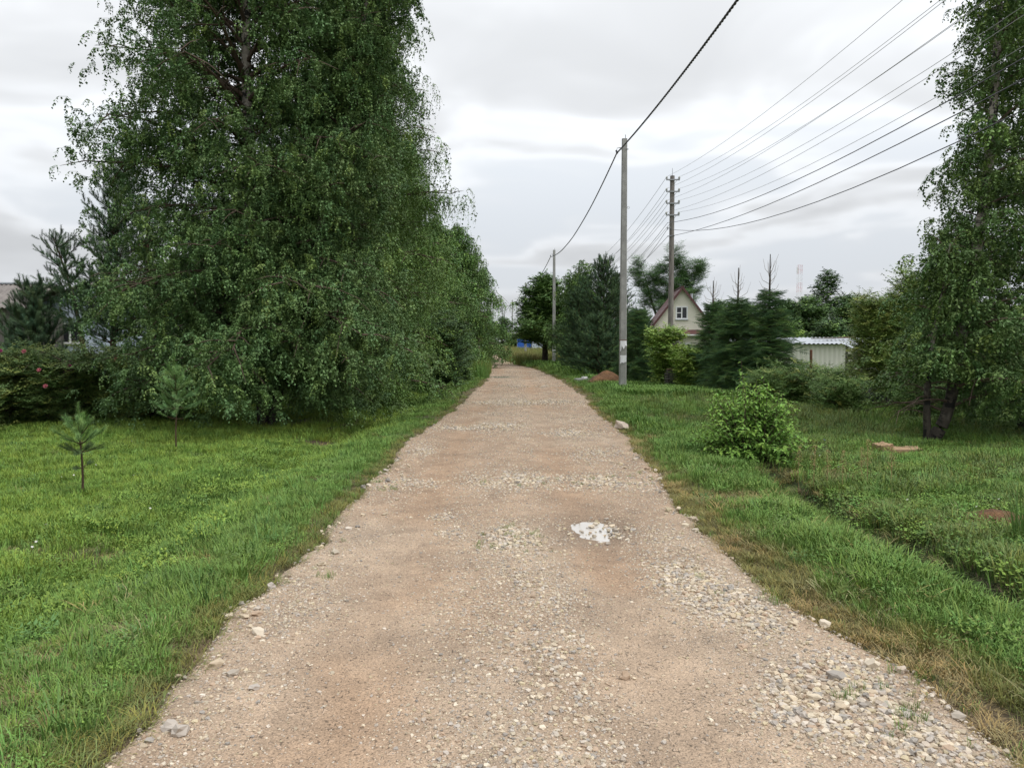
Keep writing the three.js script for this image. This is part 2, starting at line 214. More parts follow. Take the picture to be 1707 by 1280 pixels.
// stones: the largest are pieces of their own, the rest one mass of gravel
{
  const r = rand(11), shapes = [];
  for (let k = 0; k < 4; k++) { const g = new THREE.DodecahedronGeometry(1, 0), p = g.attributes.position; for (let i = 0; i < p.count; i++) { const x = p.getX(i), y = p.getY(i), z = p.getZ(i), f = 1 + (hash2(Math.round(x * 50) + k * 91, Math.round(y * 50) * 7 + Math.round(z * 50)) - 0.5) * 0.75; p.setXYZ(i, x * f, y * f, z * f); } g.deleteAttribute('uv'); g.computeVertexNormals(); shapes.push(g); }
  const tones = [[0.54, 0.45, 0.33], [0.60, 0.52, 0.41], [0.48, 0.39, 0.28], [0.57, 0.50, 0.42], [0.50, 0.42, 0.34], [0.43, 0.38, 0.33], [0.56, 0.48, 0.36], [0.39, 0.34, 0.28], [0.42, 0.31, 0.22], [0.50, 0.42, 0.28], [0.33, 0.30, 0.265]];
  const all = [];
  const put = (x, d, s, y) => { const t = tones[Math.floor(Math.pow(r(), 1.35) * tones.length)], k = 0.72 + r() * 0.45, flat = 0.45 + r() * 0.35; all.push({ x, d, s, k: Math.floor(r() * 4), m: at(x, y + s * flat * (s > 0.02 ? 0.42 : 0.25), -d, (r() - 0.5) * 0.5, r() * 6.3, (r() - 0.5) * 0.5, s, s * flat, s * (0.65 + r() * 0.5)), c: t.map((v) => v * k) }); };
  for (const [d0, d1, per, s0, s1] of [[1.3, 3, 1500, 0.0035, 0.019], [3, 5, 1250, 0.004, 0.02], [5, 8, 850, 0.0055, 0.02], [8, 13, 520, 0.008, 0.023], [13, 24, 240, 0.012, 0.028], [24, 45, 70, 0.018, 0.035]]) {
    const n = (d1 - d0) * 3.7 * per * 2.2;
    for (let i = 0; i < n; i++) { const d = lerp(d0, d1, r()), x = lerp(edgeLeft(d) + 0.05, edgeRight(d) - 0.03, r()), q = stony(x, d); if (r() * 2.2 > q) continue; const heavy = clamp((q - 0.7) / 1.6); put(x, d, lerp(s0, s1 * (0.6 + 0.5 * heavy), Math.pow(r(), 3 - heavy * 1.6)), roadHeight(x, d)); }
  }
  for (const [d0, d1, per] of [[1.3, 3.2, 3600], [3.2, 5.5, 2300], [5.5, 8.5, 1100]]) { const n = (d1 - d0) * 3.6 * per; for (let i = 0; i < n; i++) { const d = lerp(d0, d1, r()), x = lerp(edgeLeft(d) + 0.04, edgeRight(d) - 0.02, r()); const rut = bump(x, 0.78, 0.24) + bump(x, -0.66, 0.26); if (r() * 1.5 > (0.12 + stony(x, d)) * (1 - 0.8 * rut)) continue; put(x, d, 0.0025 + 0.0045 * r() * r() + (d > 4 ? 0.0015 : 0), roadHeight(x, d) - 0.001); } }
  for (let i = 0; i < 200; i++) { const left = r() < 0.5, d = 1.6 + r() * 9, x = left ? edgeLeft(d) + Math.abs(r() - r()) * 0.5 : edgeRight(d) - Math.abs(r() - r()) * 0.45; put(x, d, 0.012 + Math.pow(r(), 3) * 0.03, roadHeight(x, d)); }
  for (const [x, d, s] of [[-1.25, 3.62, 0.045], [-1.1, 3.47, 0.04], [-1.33, 3.1, 0.05], [0.62, 3.55, 0.05], [1.42, 3.3, 0.05], [1.62, 3.52, 0.055], [1.3, 3.9, 0.04], [2.35, 14, 0.13], [0.95, 6.45, 0.03], [1.0, 6.75, 0.04], [1.02, 6.5, 0.022], [-1.38, 4.42, 0.042], [-1.4, 4.5, 0.03], [0.35, 6.0, 0.05], [0.2, 6.3, 0.04], [1.25, 3.1, 0.035], [1.7, 3.25, 0.045], [1.5, 3.2, 0.05]]) put(x, d, s * (s > 0.1 ? 1 : 0.72), roadHeight(x, d));
  for (let i = 0; i < 90; i++) { const a = r() * 6.3, q = Math.sqrt(r()) * 1.1, x = 0.9 + Math.cos(a) * q * 0.36, d = 6.6 + Math.sin(a) * q * 0.5; put(x, d, 0.007 + Math.pow(r(), 3) * 0.024, Math.max(roadHeight(x, d), -0.04 + roadHeight(0.5, 6.2))); }
  all.sort((a, b) => b.s / b.d - a.s / a.d);
  const mats = tones.map((t) => { const m = M.stone.clone(); m.color.setRGB(...t); return m; });
  all.slice(0, 300).forEach((e) => { const o = part('stone', shapes[e.k], mats[tones.reduce((best, t, i) => (Math.abs(t[0] - e.c[0]) + Math.abs(t[2] - e.c[2]) < Math.abs(tones[best][0] - e.c[0]) + Math.abs(tones[best][2] - e.c[2]) ? i : best), 0)], road); e.m.decompose(o.position, o.quaternion, o.scale); });
  for (let k = 0; k < 4; k++) copies('gravel', shapes[k], M.stone, all.slice(300).filter((e) => e.k === k), road);
}
// ------------------------------------------------------------------ grass, clover and weeds
function tuft(seed, blades, h, spread, wid, lean) {
  const r = rand(seed), A = new Acc();
  for (let b = 0; b < blades; b++) {
    const a = r() * 6.283, R = Math.sqrt(r()) * spread, x = Math.cos(a) * R, z = Math.sin(a) * R, dir = a + (r() - 0.5) * 2.4, hh = h * (0.5 + r() * 0.6), w = wid * (0.6 + r() * 0.7), l = hh * lean * (0.2 + r() * 1.1), sx = -Math.sin(dir) * w / 2, sz = Math.cos(dir) * w / 2, dx = Math.cos(dir), dz = Math.sin(dir);
    const P = [[0, 0, 1], [0.28, 0.5, 0.9], [0.62, 0.83, 0.62], [1, 1 - 0.25 * lean * r(), 0]].map(([o, y, k]) => [V(x + dx * l * o + sx * k, hh * y, z + dz * l * o + sz * k), V(x + dx * l * o - sx * k, hh * y, z + dz * l * o - sz * k)]);
    for (let s = 0; s < 3; s++) { A.tri(P[s][0], P[s][1], P[s + 1][0]); if (s < 2) A.tri(P[s][1], P[s + 1][1], P[s + 1][0]); }
  }
  return A.geo();
}
function leafTuft(seed, n, h, spread, len, wid, lift) {   // broad leaves on short stalks: clover, plantain, bindweed
  const r = rand(seed), A = new Acc();
  for (let b = 0; b < n; b++) { const a = r() * 6.283, R = Math.sqrt(r()) * spread, dir = r() * 6.283, p = V(Math.cos(a) * R, h * (0.35 + r() * 0.65), Math.sin(a) * R), t = V(Math.cos(dir), lift * (r() - 0.3), Math.sin(dir)).normalize(), s = V(-Math.sin(dir), (r() - 0.5) * 0.7, Math.cos(dir)).normalize(); A.leaf(p, t, s, len * (0.6 + r() * 0.6), wid * (0.6 + r() * 0.6), 0.18); }
  return A.geo();
}
{
  const G = { fine: tuft(1, 30, 0.095, 0.075, 0.0042, 0.7), fine2: tuft(2, 26, 0.085, 0.08, 0.005, 1.0), lush: tuft(3, 20, 0.17, 0.09, 0.0085, 0.75), lush2: tuft(4, 18, 0.2, 0.1, 0.0075, 0.55), dry: tuft(5, 30, 0.06, 0.09, 0.004, 2.0), tall: tuft(6, 26, 0.75, 0.2, 0.012, 0.3), far: tuft(7, 24, 0.16, 0.17, 0.012, 0.7), clover: leafTuft(8, 60, 0.07, 0.11, 0.02, 0.017, 0.9), weed: leafTuft(9, 44, 0.13, 0.12, 0.045, 0.02, 1.6) };
  const L = Object.fromEntries(Object.keys(G).map((k) => [k, []])), r = rand(77);
  const lawnC = [0.215, 0.315, 0.052], vergeC = [0.16, 0.28, 0.058], lushC = [0.128, 0.228, 0.046], meadowC = [0.14, 0.245, 0.046], dryC = [0.36, 0.27, 0.12], oliveC = [0.19, 0.20, 0.06], tallC = [0.19, 0.235, 0.06];
  const add = (k, x, d, s, col, spread = 0.5, sy = s) => L[k].push({ m: at(x, land(x, d) - 0.008, -d, (r() - 0.5) * 0.25, r() * 6.3, (r() - 0.5) * 0.25, s, sy, s), c: tint(r, col, spread) });
  const tone = (x, d, a, b) => { const n = smooth(0.38, 0.62, fbm(x * 0.9 + 40, d * 0.7, 3) * 0.6 + fbm(x * 3.3 + 4, d * 3.1, 2) * 0.4); return a.map((v, k) => lerp(v, b[k], n)); };
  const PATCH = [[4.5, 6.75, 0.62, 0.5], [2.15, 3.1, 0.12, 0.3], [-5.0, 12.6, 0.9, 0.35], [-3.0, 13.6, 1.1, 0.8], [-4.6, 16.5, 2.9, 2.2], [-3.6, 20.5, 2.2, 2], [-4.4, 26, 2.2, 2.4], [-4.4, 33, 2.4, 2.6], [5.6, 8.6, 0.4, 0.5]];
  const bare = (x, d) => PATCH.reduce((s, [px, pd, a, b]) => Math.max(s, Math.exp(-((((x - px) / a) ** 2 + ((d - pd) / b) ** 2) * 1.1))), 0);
  for (const [d0, d1, per] of [[1.2, 3, 760], [3, 5, 640], [5, 8, 460], [8, 13, 300], [13, 20, 150], [20, 34, 60], [34, 60, 26], [60, 125, 9]]) {
    const half = 0.76 * d1 + 2.2, n = (d1 - d0) * half * 2 * per, big = d0 > 30 ? 2.1 : d0 > 19 ? 1.15 : d0 > 12 ? 1.2 : 1;
    for (let i = 0; i < n; i++) {
      const d = lerp(d0, d1, r()), x = (r() * 2 - 1) * half, l = edgeLeft(d) - x, s = x - edgeRight(d), q = r();
      if (l < -0.03 && s < -0.03) continue;
      const clump = fbm(x * 1.6 + 7, d * 1.6, 3), hole = bare(x, d), mix = (fbm(x * 1.1 + 70, d * 1.1, 3) - 0.5) * 1.1 + (r() - 0.5) * 0.45;
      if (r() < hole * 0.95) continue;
      if (x < -0.76 * d - 2.2 || x > 0.8 * d + 2.2) continue;
      if (l > 0.2 || s > 0.25) { const worn = fbm(x * 0.8 + 15, d * 0.8 + 3, 4); if (d < 22 && worn > (l > 0 ? 0.67 : 0.63) && r() < (worn - 0.63) * 6) { if (r() < 0.35) add('dry', x, d, (l > 0 ? 0.5 : 0.9) + r() * 0.5, [0.26, 0.23, 0.1], 0.6); else if (l > 0 && r() < 0.5) add('fine', x, d, 0.6 + r() * 0.4, vergeC, 0.7); continue; } const odd = r(); if (d < 16 && odd < (l > 0 ? 0.01 : 0.022)) { add('dry', x, d, (l > 0 ? 0.8 : 1.2) + r() * 0.7, [0.3, 0.26, 0.12], 0.6); continue; } if (d < 16 && odd < (l > 0 ? 0.018 : 0.035)) { add('weed', x, d, 0.5 + r() * 0.5, tone(x, d, [0.14, 0.24, 0.05], [0.1, 0.17, 0.045]), 0.6); continue; } if (d < 16 && odd < (l > 0 ? 0.03 : 0.06)) { add('lush2', x, d, 0.4 + r() * 0.7, tone(x, d, [0.17, 0.26, 0.06], [0.12, 0.2, 0.05]), 0.7); continue; } }
      if (l > -0.03) {
        if (d > 34 && l < 3 && l > 0.05 && d < 70) { if (q < 0.7) add('tall', x, d, (0.7 + r() * 0.5), tone(x, d, tallC, lushC)); continue; }
        if (l < 0.16) { if (q < 0.4 + clump * 0.4) add('dry', x, d, 0.7 + r() * 0.5, oliveC, 0.7); else if (q < 0.72) add('fine', x, d, 0.5 + r() * 0.4, vergeC); }
        else if (l + mix < 1.05) { if (q < 0.16 * smooth(0.8, 0.2, l)) add('dry', x, d, 0.9, oliveC, 0.7); else if (q < 0.62) add('fine', x, d, (0.62 + clump * 0.62) * big, tone(x, d, vergeC, [0.185, 0.28, 0.07])); else if (q < 0.8) add('fine2', x, d, (0.6 + clump * 0.7) * big, vergeC); else if (q < 0.9) add('clover', x, d, 0.8, vergeC); else if (q < 0.93) add('lush', x, d, 0.7 + clump * 0.5, lushC); }
        else if (l + mix * 1.6 < 2.3 && d < 13) { if (q < 0.02 + clump * 0.2) add('weed', x, d, 0.45 + clump * 0.7, tone(x, d, lushC, lawnC)); else if (q < 0.28) add('clover', x, d, 0.9 + clump * 0.5, tone(x, d, lushC, lawnC), 0.7); else if (q < 0.5) add('lush', x, d, 0.4 + clump * 0.6, tone(x, d, lawnC, lushC)); else add('fine', x, d, 0.9 + clump * 0.8, tone(x, d, lawnC, lushC)); }
        else if (d < 20) { if (q < 0.42) add('fine2', x, d, (0.8 + clump * 0.7) * big, tone(x, d, lawnC, [0.155, 0.265, 0.045]), 0.65); else if (q < 0.47) add('clover', x, d, 0.9 + clump * 0.4, tone(x, d, [0.15, 0.26, 0.045], lawnC), 0.7); else if (q < 0.95) add('fine', x, d, (0.75 + clump * 0.85) * big, tone(x, d, lawnC, [0.16, 0.27, 0.045]), 0.65); else add('lush', x, d, 0.4 + clump * 0.5, lawnC); }
        else add('far', x, d, big, tone(x, d, lawnC, lushC));
      } else {
        const wide = 0.05 + 0.15 * smooth(9.5, 7.5, d) * smooth(-1, 3.4, d) * (0.45 + clump) + 0.12 * clump + mix * 0.12;
        if (d > 58 && d < 118) { if (q < 0.8) add('tall', x, d, 0.8 + r() * 0.6, tone(x, d, tallC, [0.24, 0.22, 0.08])); continue; }
        if (s < wide) { if (q < 0.6) add('dry', x, d, 0.6 + r() * 0.5, tone(x, d, dryC, [0.25, 0.23, 0.08]), 0.5); else if (q < 0.84) add('fine2', x, d, 0.6, oliveC); else if (q < 0.88) add('fine', x, d, 0.6, vergeC); }
        else if (s < wide + 0.22) { if (q < 0.35) add('dry', x, d, 0.9, oliveC, 0.6); else if (q < 0.85) add('fine', x, d, 0.9 * big, tone(x, d, oliveC, vergeC)); }
        else if (s + mix * 0.7 < 1.15) { if (q < 0.36) add('lush', x, d, (0.4 + clump * 0.8) * big, tone(x, d, lushC, meadowC)); else if (q < 0.84) add('fine', x, d, (0.7 + clump * 1.2) * big, tone(x, d, lushC, [0.17, 0.26, 0.06])); else if (q < 0.92) add('clover', x, d, 1, meadowC); else if (q < 0.95) add('weed', x, d, 0.6 + clump * 0.5, lushC); }
        else if (s < 1.72 && d < 12) { if (q < 0.07) add('lush2', x, d, 0.6 + clump * 0.5, meadowC); else if (q < 0.22) add('clover', x, d, 0.8, oliveC); else if (q < 0.3) add('dry', x, d, 1.2, [0.16, 0.12, 0.07], 0.6); }
        else if (d < 22) { if (q < 0.34) add('lush2', x, d, (0.25 + clump * 1.3) * big, tone(x, d, meadowC, [0.16, 0.2, 0.06]), 0.8); else if (q < 0.44) add('clover', x, d, 1.1 + clump, meadowC, 0.8); else if (q < 0.5) add('dry', x, d, 1.6, oliveC, 0.8); else if (q < 0.5 + clump * 0.16) add('weed', x, d, 0.5 + clump * 0.7, tone(x, d, meadowC, [0.13, 0.19, 0.06])); else if (q < 0.96) add('fine', x, d, (0.8 + clump * 0.9) * big, tone(x, d, meadowC, [0.18, 0.27, 0.06]), 0.8); }
        else add('far', x, d, big * (1 + clump * 0.6), tone(x, d, meadowC, lushC));
      }
    }
  }
  // green sprigs growing in the stony middle of the road
  for (const [px, pd, a, b, n] of [[0.15, 6.15, 0.3, 0.4, 26], [1.75, 3.15, 0.2, 0.25, 16], [2.0, 3.5, 0.1, 0.15, 7], [1.55, 4.8, 0.25, 0.3, 10], [-1.3, 8.5, 0.25, 0.4, 14], [0.5, 8.6, 0.7, 0.4, 10], [1.6, 8.7, 0.3, 0.4, 10], [-1.25, 5.6, 0.15, 0.6, 7]]) for (let i = 0; i < n; i++) { const x = px + (r() - 0.5) * 2 * a, d = pd + (r() - 0.5) * 2 * b; L.fine.push({ m: at(x, roadHeight(x, d) - 0.004, -d, 0, r() * 6, 0, 0.25 + r() * 0.3), c: tint(r, lushC, 0.5) }); }
  const say = { fine: 'fine short green grass along the edges of the road', fine2: 'soft short bright green lawn grass', lush: 'broad lush green grass blades on the verge', lush2: 'longer meadow grass beyond the roadside ditch', dry: 'dry straw coloured grass at the road edge', tall: 'tall yellowish weeds beside the far bend of the road', far: 'green grass farther along the roadside', clover: 'small clover leaves mixed into the lawn', weed: 'leafy green weeds in the grass' };
  const name = { fine: 'verge_grass', fine2: 'lawn_grass', lush: 'lush_grass', lush2: 'meadow_grass', dry: 'dry_grass', tall: 'tall_weeds', far: 'distant_grass', clover: 'clover', weed: 'leafy_weeds' };
  for (const k of Object.keys(G)) { tag(copies(name[k], G[k], k === 'dry' ? M.straw : M.grass, L[k]), say[k], k === 'clover' ? 'clover' : k === 'weed' || k === 'tall' ? 'weeds' : 'grass', null, 'stuff'); }
}
// ------------------------------------------------------------------ sprays of leaves and needles
function birchSpray(seed, n = 38, size = 0.044, hang = 1) {   // a hanging twig with small diamond leaves
  const r = rand(seed), A = new Acc();
  for (let t = 0; t < 4; t++) {
    const a = r() * 6.283, out = 0.1 + r() * 0.16, len = (0.3 + r() * 0.35) * hang, pts = [0, 0.35, 0.7, 1].map((s) => V(Math.cos(a) * out * Math.sqrt(s), 0.04 * s - len * s * s, Math.sin(a) * out * Math.sqrt(s)));
    A.tube(pts, [0.003, 0.0025, 0.002, 0.001], 3);
    for (let k = 0; k < n / 4; k++) {
      const s = 0.12 + 0.88 * (k + r()) / (n / 4), i = Math.min(2, Math.floor(s * 3)), p = V().lerpVectors(pts[i], pts[i + 1], s * 3 - i), b = r() * 6.283, d = V(Math.cos(b), -0.4 - r() * 1.1, Math.sin(b)).normalize();
      p.addScaledVector(d, 0.012); const sd = V(-Math.sin(b), (r() - 0.5) * 1.2, Math.cos(b)).normalize(); A.leaf(p, d, sd, size * (0.75 + r() * 0.5), size * 0.85 * (0.75 + r() * 0.4), 0.12);
    }
  }
  A.n.length = 0; return A.geo();
}
function broadSpray(seed, n = 30, size = 0.07, narrow = 0.65, reach = 0.28) {   // a spreading twig with leaves facing the sky
  const r = rand(seed), A = new Acc();
  for (let t = 0; t < 5; t++) {
    const a = r() * 6.283, e = r() * 0.9 - 0.15, len = reach * (0.7 + r() * 0.6), dir = V(Math.cos(a) * Math.cos(e), Math.sin(e), Math.sin(a) * Math.cos(e));
    A.tube([V(), dir.clone().multiplyScalar(len)], [0.004, 0.0015], 3);
    for (let k = 0; k < n / 5; k++) { const p = dir.clone().multiplyScalar(len * (0.2 + 0.8 * (k + r()) / (n / 5))), b = a + (k % 2 ? 1 : -1) * (0.5 + r() * 0.8), d = V(Math.cos(b), 0.25 - r() * 0.8, Math.sin(b)).normalize(), sd = V(-Math.sin(b), (r() - 0.5) * 0.8, Math.cos(b)).normalize(); A.leaf(p, d, sd, size * (0.7 + r() * 0.6), size * narrow * (0.75 + r() * 0.5), 0.16); }
  }
  A.n.length = 0; return A.geo();
}
function needleTwig(A, r, from, dir, len, n, needle, wid, splay) {
  const q = new THREE.Quaternion().setFromUnitVectors(V(0, 1, 0), dir);
  A.tube([from, from.clone().addScaledVector(dir, len)], [0.004, 0.002], 3);
  for (let k = 0; k < n; k++) { const p = from.clone().addScaledVector(dir, len * (0.05 + 0.95 * (k + r()) / n)), b = r() * 6.283, d = V(Math.cos(b) * Math.sin(splay), Math.cos(splay) * (0.4 + r() * 0.9), Math.sin(b) * Math.sin(splay)).normalize().applyQuaternion(q), s = V().crossVectors(d, dir).normalize(), t = p.clone().addScaledVector(d, needle * (0.75 + r() * 0.4)); A.tri(p.clone().addScaledVector(s, wid), p.clone().addScaledVector(s, -wid), t); }
}
function spruceSpray(seed, wid = 0.0035) {   // a flat fan of twigs along +z
  const r = rand(seed), A = new Acc(); needleTwig(A, r, V(), V(0, 0.02, 1).normalize(), 0.36, 40, 0.022, wid, 0.9);
  for (let k = 0; k < 8; k++) { const s = k % 2 ? 1 : -1; needleTwig(A, r, V(0, 0, 0.04 + k * 0.032), V(s * 0.75, -0.12 + r() * 0.1, 0.6).normalize(), 0.2 - k * 0.012, 18, 0.02, wid, 0.9); }
  A.n.length = 0; return A.geo();
}
function pineShoot(seed, n = 90, needle = 0.07, wid = 0.0025, len = 0.22, splay = 0.62) { const r = rand(seed), A = new Acc(); needleTwig(A, r, V(), V(0, 1, 0), len, n, needle, wid, splay); A.n.length = 0; return A.geo(); }
const S = { birch: birchSpray(21), birch2: birchSpray(22, 38, 0.05), far: birchSpray(23, 32, 0.085), broad: broadSpray(24), broadFar: broadSpray(25, 30, 0.14, 0.7, 0.42), small: broadSpray(26, 34, 0.045, 0.6, 0.2), maple: broadSpray(27, 26, 0.095, 0.55, 0.26), pinnate: broadSpray(28, 46, 0.075, 0.3, 0.36), spruce: spruceSpray(29), pine: pineShoot(30, 150, 0.06, 0.002, 0.17, 0.85), pineNear: pineShoot(31, 200, 0.05, 0.0008, 0.13, 0.8), birchShort: birchSpray(32, 42, 0.052, 0.6) };

// ------------------------------------------------------------------ trees
// o: stems [[ [x,y,z,r], ... ], ...] relative to the base; limbs per stem; reach(t, azimuth) length of a limb leaving at height fraction t
function tree(name, label, category, group, x, d, o) {
  const r = rand(o.seed), y0 = land(x, d) - 0.05, root = thing(name, label, category, x, y0, -d, 0, group), bark = o.bark ?? M.bark, list = [], limbs = new Acc();
  o.stems.forEach((stem, si) => {
    const c = new THREE.CatmullRomCurve3(stem.map((p) => V(p[0], p[1], p[2]))), N = bark === M.birch ? 60 : 14, pts = [], rads = [];
    for (let k = 0; k <= N; k++) { const t = k / N; pts.push(c.getPoint(t)); const f = t * (stem.length - 1), i = Math.min(stem.length - 2, Math.floor(f)); rads.push(lerp(stem[i][3], stem[i + 1][3], f - i) * (k === 0 ? 1.25 : 1)); }
    pts[0].y -= 0.25; const tg = new Acc().tube(pts, rads, 14, o.barkTile ?? 1.4).geo();
    if (bark === M.birch) { const P = tg.attributes.position, C = new Float32Array(P.count * 3); for (let i = 0; i < P.count; i++) { const a = Math.atan2(P.getZ(i), P.getX(i)), old = smooth(-0.08, 0.08, fbm(a * 1.3 + o.seed, P.getY(i) * 1.7, 3) * 1.9 - 0.2 - P.getY(i) * 0.7); C.set([lerp(1, 0.16, old), lerp(1, 0.145, old), lerp(1, 0.13, old)], i * 3); } tg.setAttribute('color', new THREE.BufferAttribute(C, 3)); }   // old rough black bark at the foot, broken up
    part('trunk', tg, bark, root);
    const n = o.limbs[si] ?? o.limbs[0];
    for (let k = 0; k < n; k++) {
      const t = o.from + (1 - o.from) * Math.pow((k + r() * 0.8) / n, o.bias ?? 0.9), p0 = c.getPoint(Math.min(t, 1)), az = k * 2.39996 + (r() - 0.5) * 0.9 + si * 1.3, len = o.reach(t, az, si) * (0.7 + r() * 0.45), el = lerp(o.rise[0], o.rise[1], t) + (r() - 0.5) * 0.3, sag = o.droop * (1 - 0.4 * t);
      const dir = V(Math.cos(az) * Math.cos(el), Math.sin(el), Math.sin(az) * Math.cos(el)), path = (s) => p0.clone().addScaledVector(dir, len * s).add(V(0, -sag * len * s * s, 0)), q = [0, 0.25, 0.5, 0.75, 1].map(path), rb = Math.min(0.016 * len + 0.006, 0.055);
      if (q[4].y < (o.low ?? 0.12) || q[2].y < 0.1) continue;
      limbs.tube(q, q.map((_, i) => rb * (1 - i * 0.21)), 5);
      const subs = Math.max(3, Math.round(o.subs * (0.5 + 0.5 * len / (o.big ?? 3))));
      for (let b = 0; b < subs; b++) {
        const s = (o.inner ?? 0.15) + (1 - (o.inner ?? 0.15)) * (b + r()) / subs, ps = path(s), a2 = az + (b % 2 ? 1 : -1) * (0.35 + r() * 0.95), e2 = el * 0.5 + (r() - 0.5) * 0.9 - o.droop * s * 0.8, l2 = len * (0.2 + 0.2 * r()) * (1.25 - 0.5 * s), d2 = V(Math.cos(a2) * Math.cos(e2), Math.sin(e2), Math.sin(a2) * Math.cos(e2)), p2 = (u) => ps.clone().addScaledVector(d2, l2 * u).add(V(0, -o.droop * 0.6 * l2 * u * u, 0));
        limbs.tube([ps, p2(0.5), p2(1)], [rb * 0.35, rb * 0.22, 0.003], 3);
        const m = Math.max(2, Math.round(o.sprays * (0.6 + 0.8 * r()) * l2 / 0.9 + 1));
        for (let f = 0; f < m; f++) {
          const p = p2(0.15 + 0.9 * (f + r()) / m).add(V((r() - 0.5) * o.loose, (r() - 0.6) * o.loose, (r() - 0.5) * o.loose));
          if (o.keep && !o.keep(p, r)) continue; if (p.y < (o.floor ?? 0.15)) continue;
          const sz = o.size * (0.7 + r() * 0.65); list.push({ m: at(p.x, p.y, p.z, (r() - 0.5) * 0.7, r() * 6.3, (r() - 0.5) * 0.7, sz), c: tint(r, r() < (o.freshShare ?? 0.14) ? o.fresh : o.colour, 0.42) });
        }
      }
    }
  });
  part('limbs', limbs.geo(), o.limbBark ?? M.twig, root);
  copies('crown', o.spray, M.leaf, list, root); counts[name] = (counts[name] ?? 0) + list.length; return root;
}
const counts = {};
const birchGreen = [0.103, 0.181, 0.059], birchFresh = [0.179, 0.279, 0.083];
const BIRCH = { bark: M.birch, spray: S.birch, size: 1.0, colour: birchGreen, fresh: birchFresh, droop: 0.42, rise: [0.2, 1.0], from: 0.06, subs: 11, sprays: 14, loose: 0.5, inner: 0.1, floor: 0.35 };

// the big birch on the left, crown hanging almost to the grass
tree('birch_tree', 'huge birch with branches hanging to the lawn behind the pine saplings', 'tree', 'birches along the left roadside', -4.75, 16, { ...BIRCH, seed: 101, stems: [[[0, 0, 0, 0.15], [-0.15, 3, 0.1, 0.12], [-0.25, 7, 0, 0.1], [-0.2, 10.5, 0.1, 0.06], [-0.2, 13, 0, 0.02]], [[0.15, 0, 0.1, 0.1], [0.9, 3, 0.2, 0.09], [1.7, 6, 0.1, 0.08], [2.25, 9, 0, 0.05], [2.4, 11.5, 0, 0.02]]],
  limbs: [150, 74], big: 3.2, spray: S.birchShort, size: 0.85, loose: 0.85, reach: (t, a, s) => (s ? 1.45 + 0.5 * (1 - t) : t < 0.42 ? lerp(3.0, 3.15, t / 0.42) : lerp(3.15, 1.1, (t - 0.42) / 0.58)) * (Math.cos(a) < -0.3 ? 0.92 : 1), sprays: 14, bias: 1.1, keep: (p, q) => p.y > 0.22 + 0.55 * fbm(p.x * 0.9, p.z * 0.9, 2) - 0.25 && !(p.y > 6.3 && p.z > -0.15 && Math.abs(p.x + 0.2) < 0.5 && q() < 0.93), floor: 0.2, low: 0.8 });
const row = ['slim birch crowding right behind the huge birch', 'broad birch second in the row beyond the huge birch', 'third birch of the row beyond the huge birch', 'fourth birch of the row beyond the huge birch', 'fifth birch of the row, overhanging the tall weeds', 'last birch of the row where the road bends'];
[[-3.6, 20.5, 11.5, 2.3, 102], [-4.5, 26, 9.8, 2.65, 103], [-4.3, 33, 9.8, 2.9, 104], [-3.4, 41, 8.0, 2.7, 105], [-2.6, 50, 8.9, 3.1, 106], [-2.2, 61, 8.6, 3.4, 107]].forEach(([x, d, h, w, seed], k) =>
  tree('birch_tree', row[k], 'tree', 'birches along the left roadside', x, d, { ...BIRCH, seed, spray: k > 2 ? S.far : S.birch2, sprays: k > 2 ? 7 : 11, subs: k > 2 ? 8 : 10, stems: [[[0, 0, 0, 0.15], [0.1, h * 0.3, 0, 0.11], [0.05, h * 0.7, 0.1, 0.06], [0.1, h * 0.98, 0, 0.012]]], limbs: [k > 2 ? 54 : 74], big: 3, from: 0.04, reach: (t) => w * (t < 0.45 ? 1.1 : lerp(1.1, 0.42, (t - 0.45) / 0.55)), colour: k === 0 || k === 2 ? [0.118, 0.205, 0.05] : [0.105, 0.19, 0.05], fresh: [0.175, 0.300, 0.062] }));
// the birch on the right with a leaning double trunk
tree('birch_tree', 'birch with dark forked trunk base beside the tan stone slabs', 'tree', null, 7.15, 12.4, { ...BIRCH, seed: 120, spray: S.birchShort, stems: [[[0, 0, 0, 0.12], [0.25, 0.5, 0.05, 0.09], [0.55, 2.2, 0, 0.085], [0.85, 4.5, 0, 0.075], [0.95, 7.5, 0, 0.045], [1.0, 10, 0, 0.015]], [[-0.06, 0, 0.1, 0.065], [-0.12, 0.8, 0.15, 0.052], [-0.08, 1.6, 0.15, 0.042], [0.05, 2.5, 0.2, 0.03], [0.15, 3.3, 0.2, 0.012]]],
  limbs: [74, 24], big: 2.0, from: 0.1, reach: (t, a, s) => (s ? 0.6 : Math.cos(a) < 0.2 ? (t < 0.3 ? 1.15 : 0.62) : lerp(2.1, 1.2, t)), sprays: 10, subs: 9, loose: 0.5, size: 0.9, keep: (p) => p.y > (p.x < 0.55 ? 1.25 : 0.3), low: 0.5, colour: [0.105, 0.18, 0.052], fresh: [0.163, 0.250, 0.062], freshShare: 0.18 });
tree('birch_tree', 'leafy birch close behind the forked birch', 'tree', null, 9.6, 13.6, { ...BIRCH, seed: 121, spray: S.birchShort, stems: [[[0, 0, 0, 0.13], [0.1, 3, 0, 0.1], [0.2, 7, 0, 0.05], [0.2, 9.5, 0, 0.015]]], limbs: [60], big: 2.4, from: 0.04, reach: (t) => lerp(2.5, 1.3, t), sprays: 9, subs: 9, colour: [0.1, 0.175, 0.05], fresh: [0.163, 0.250, 0.056] });

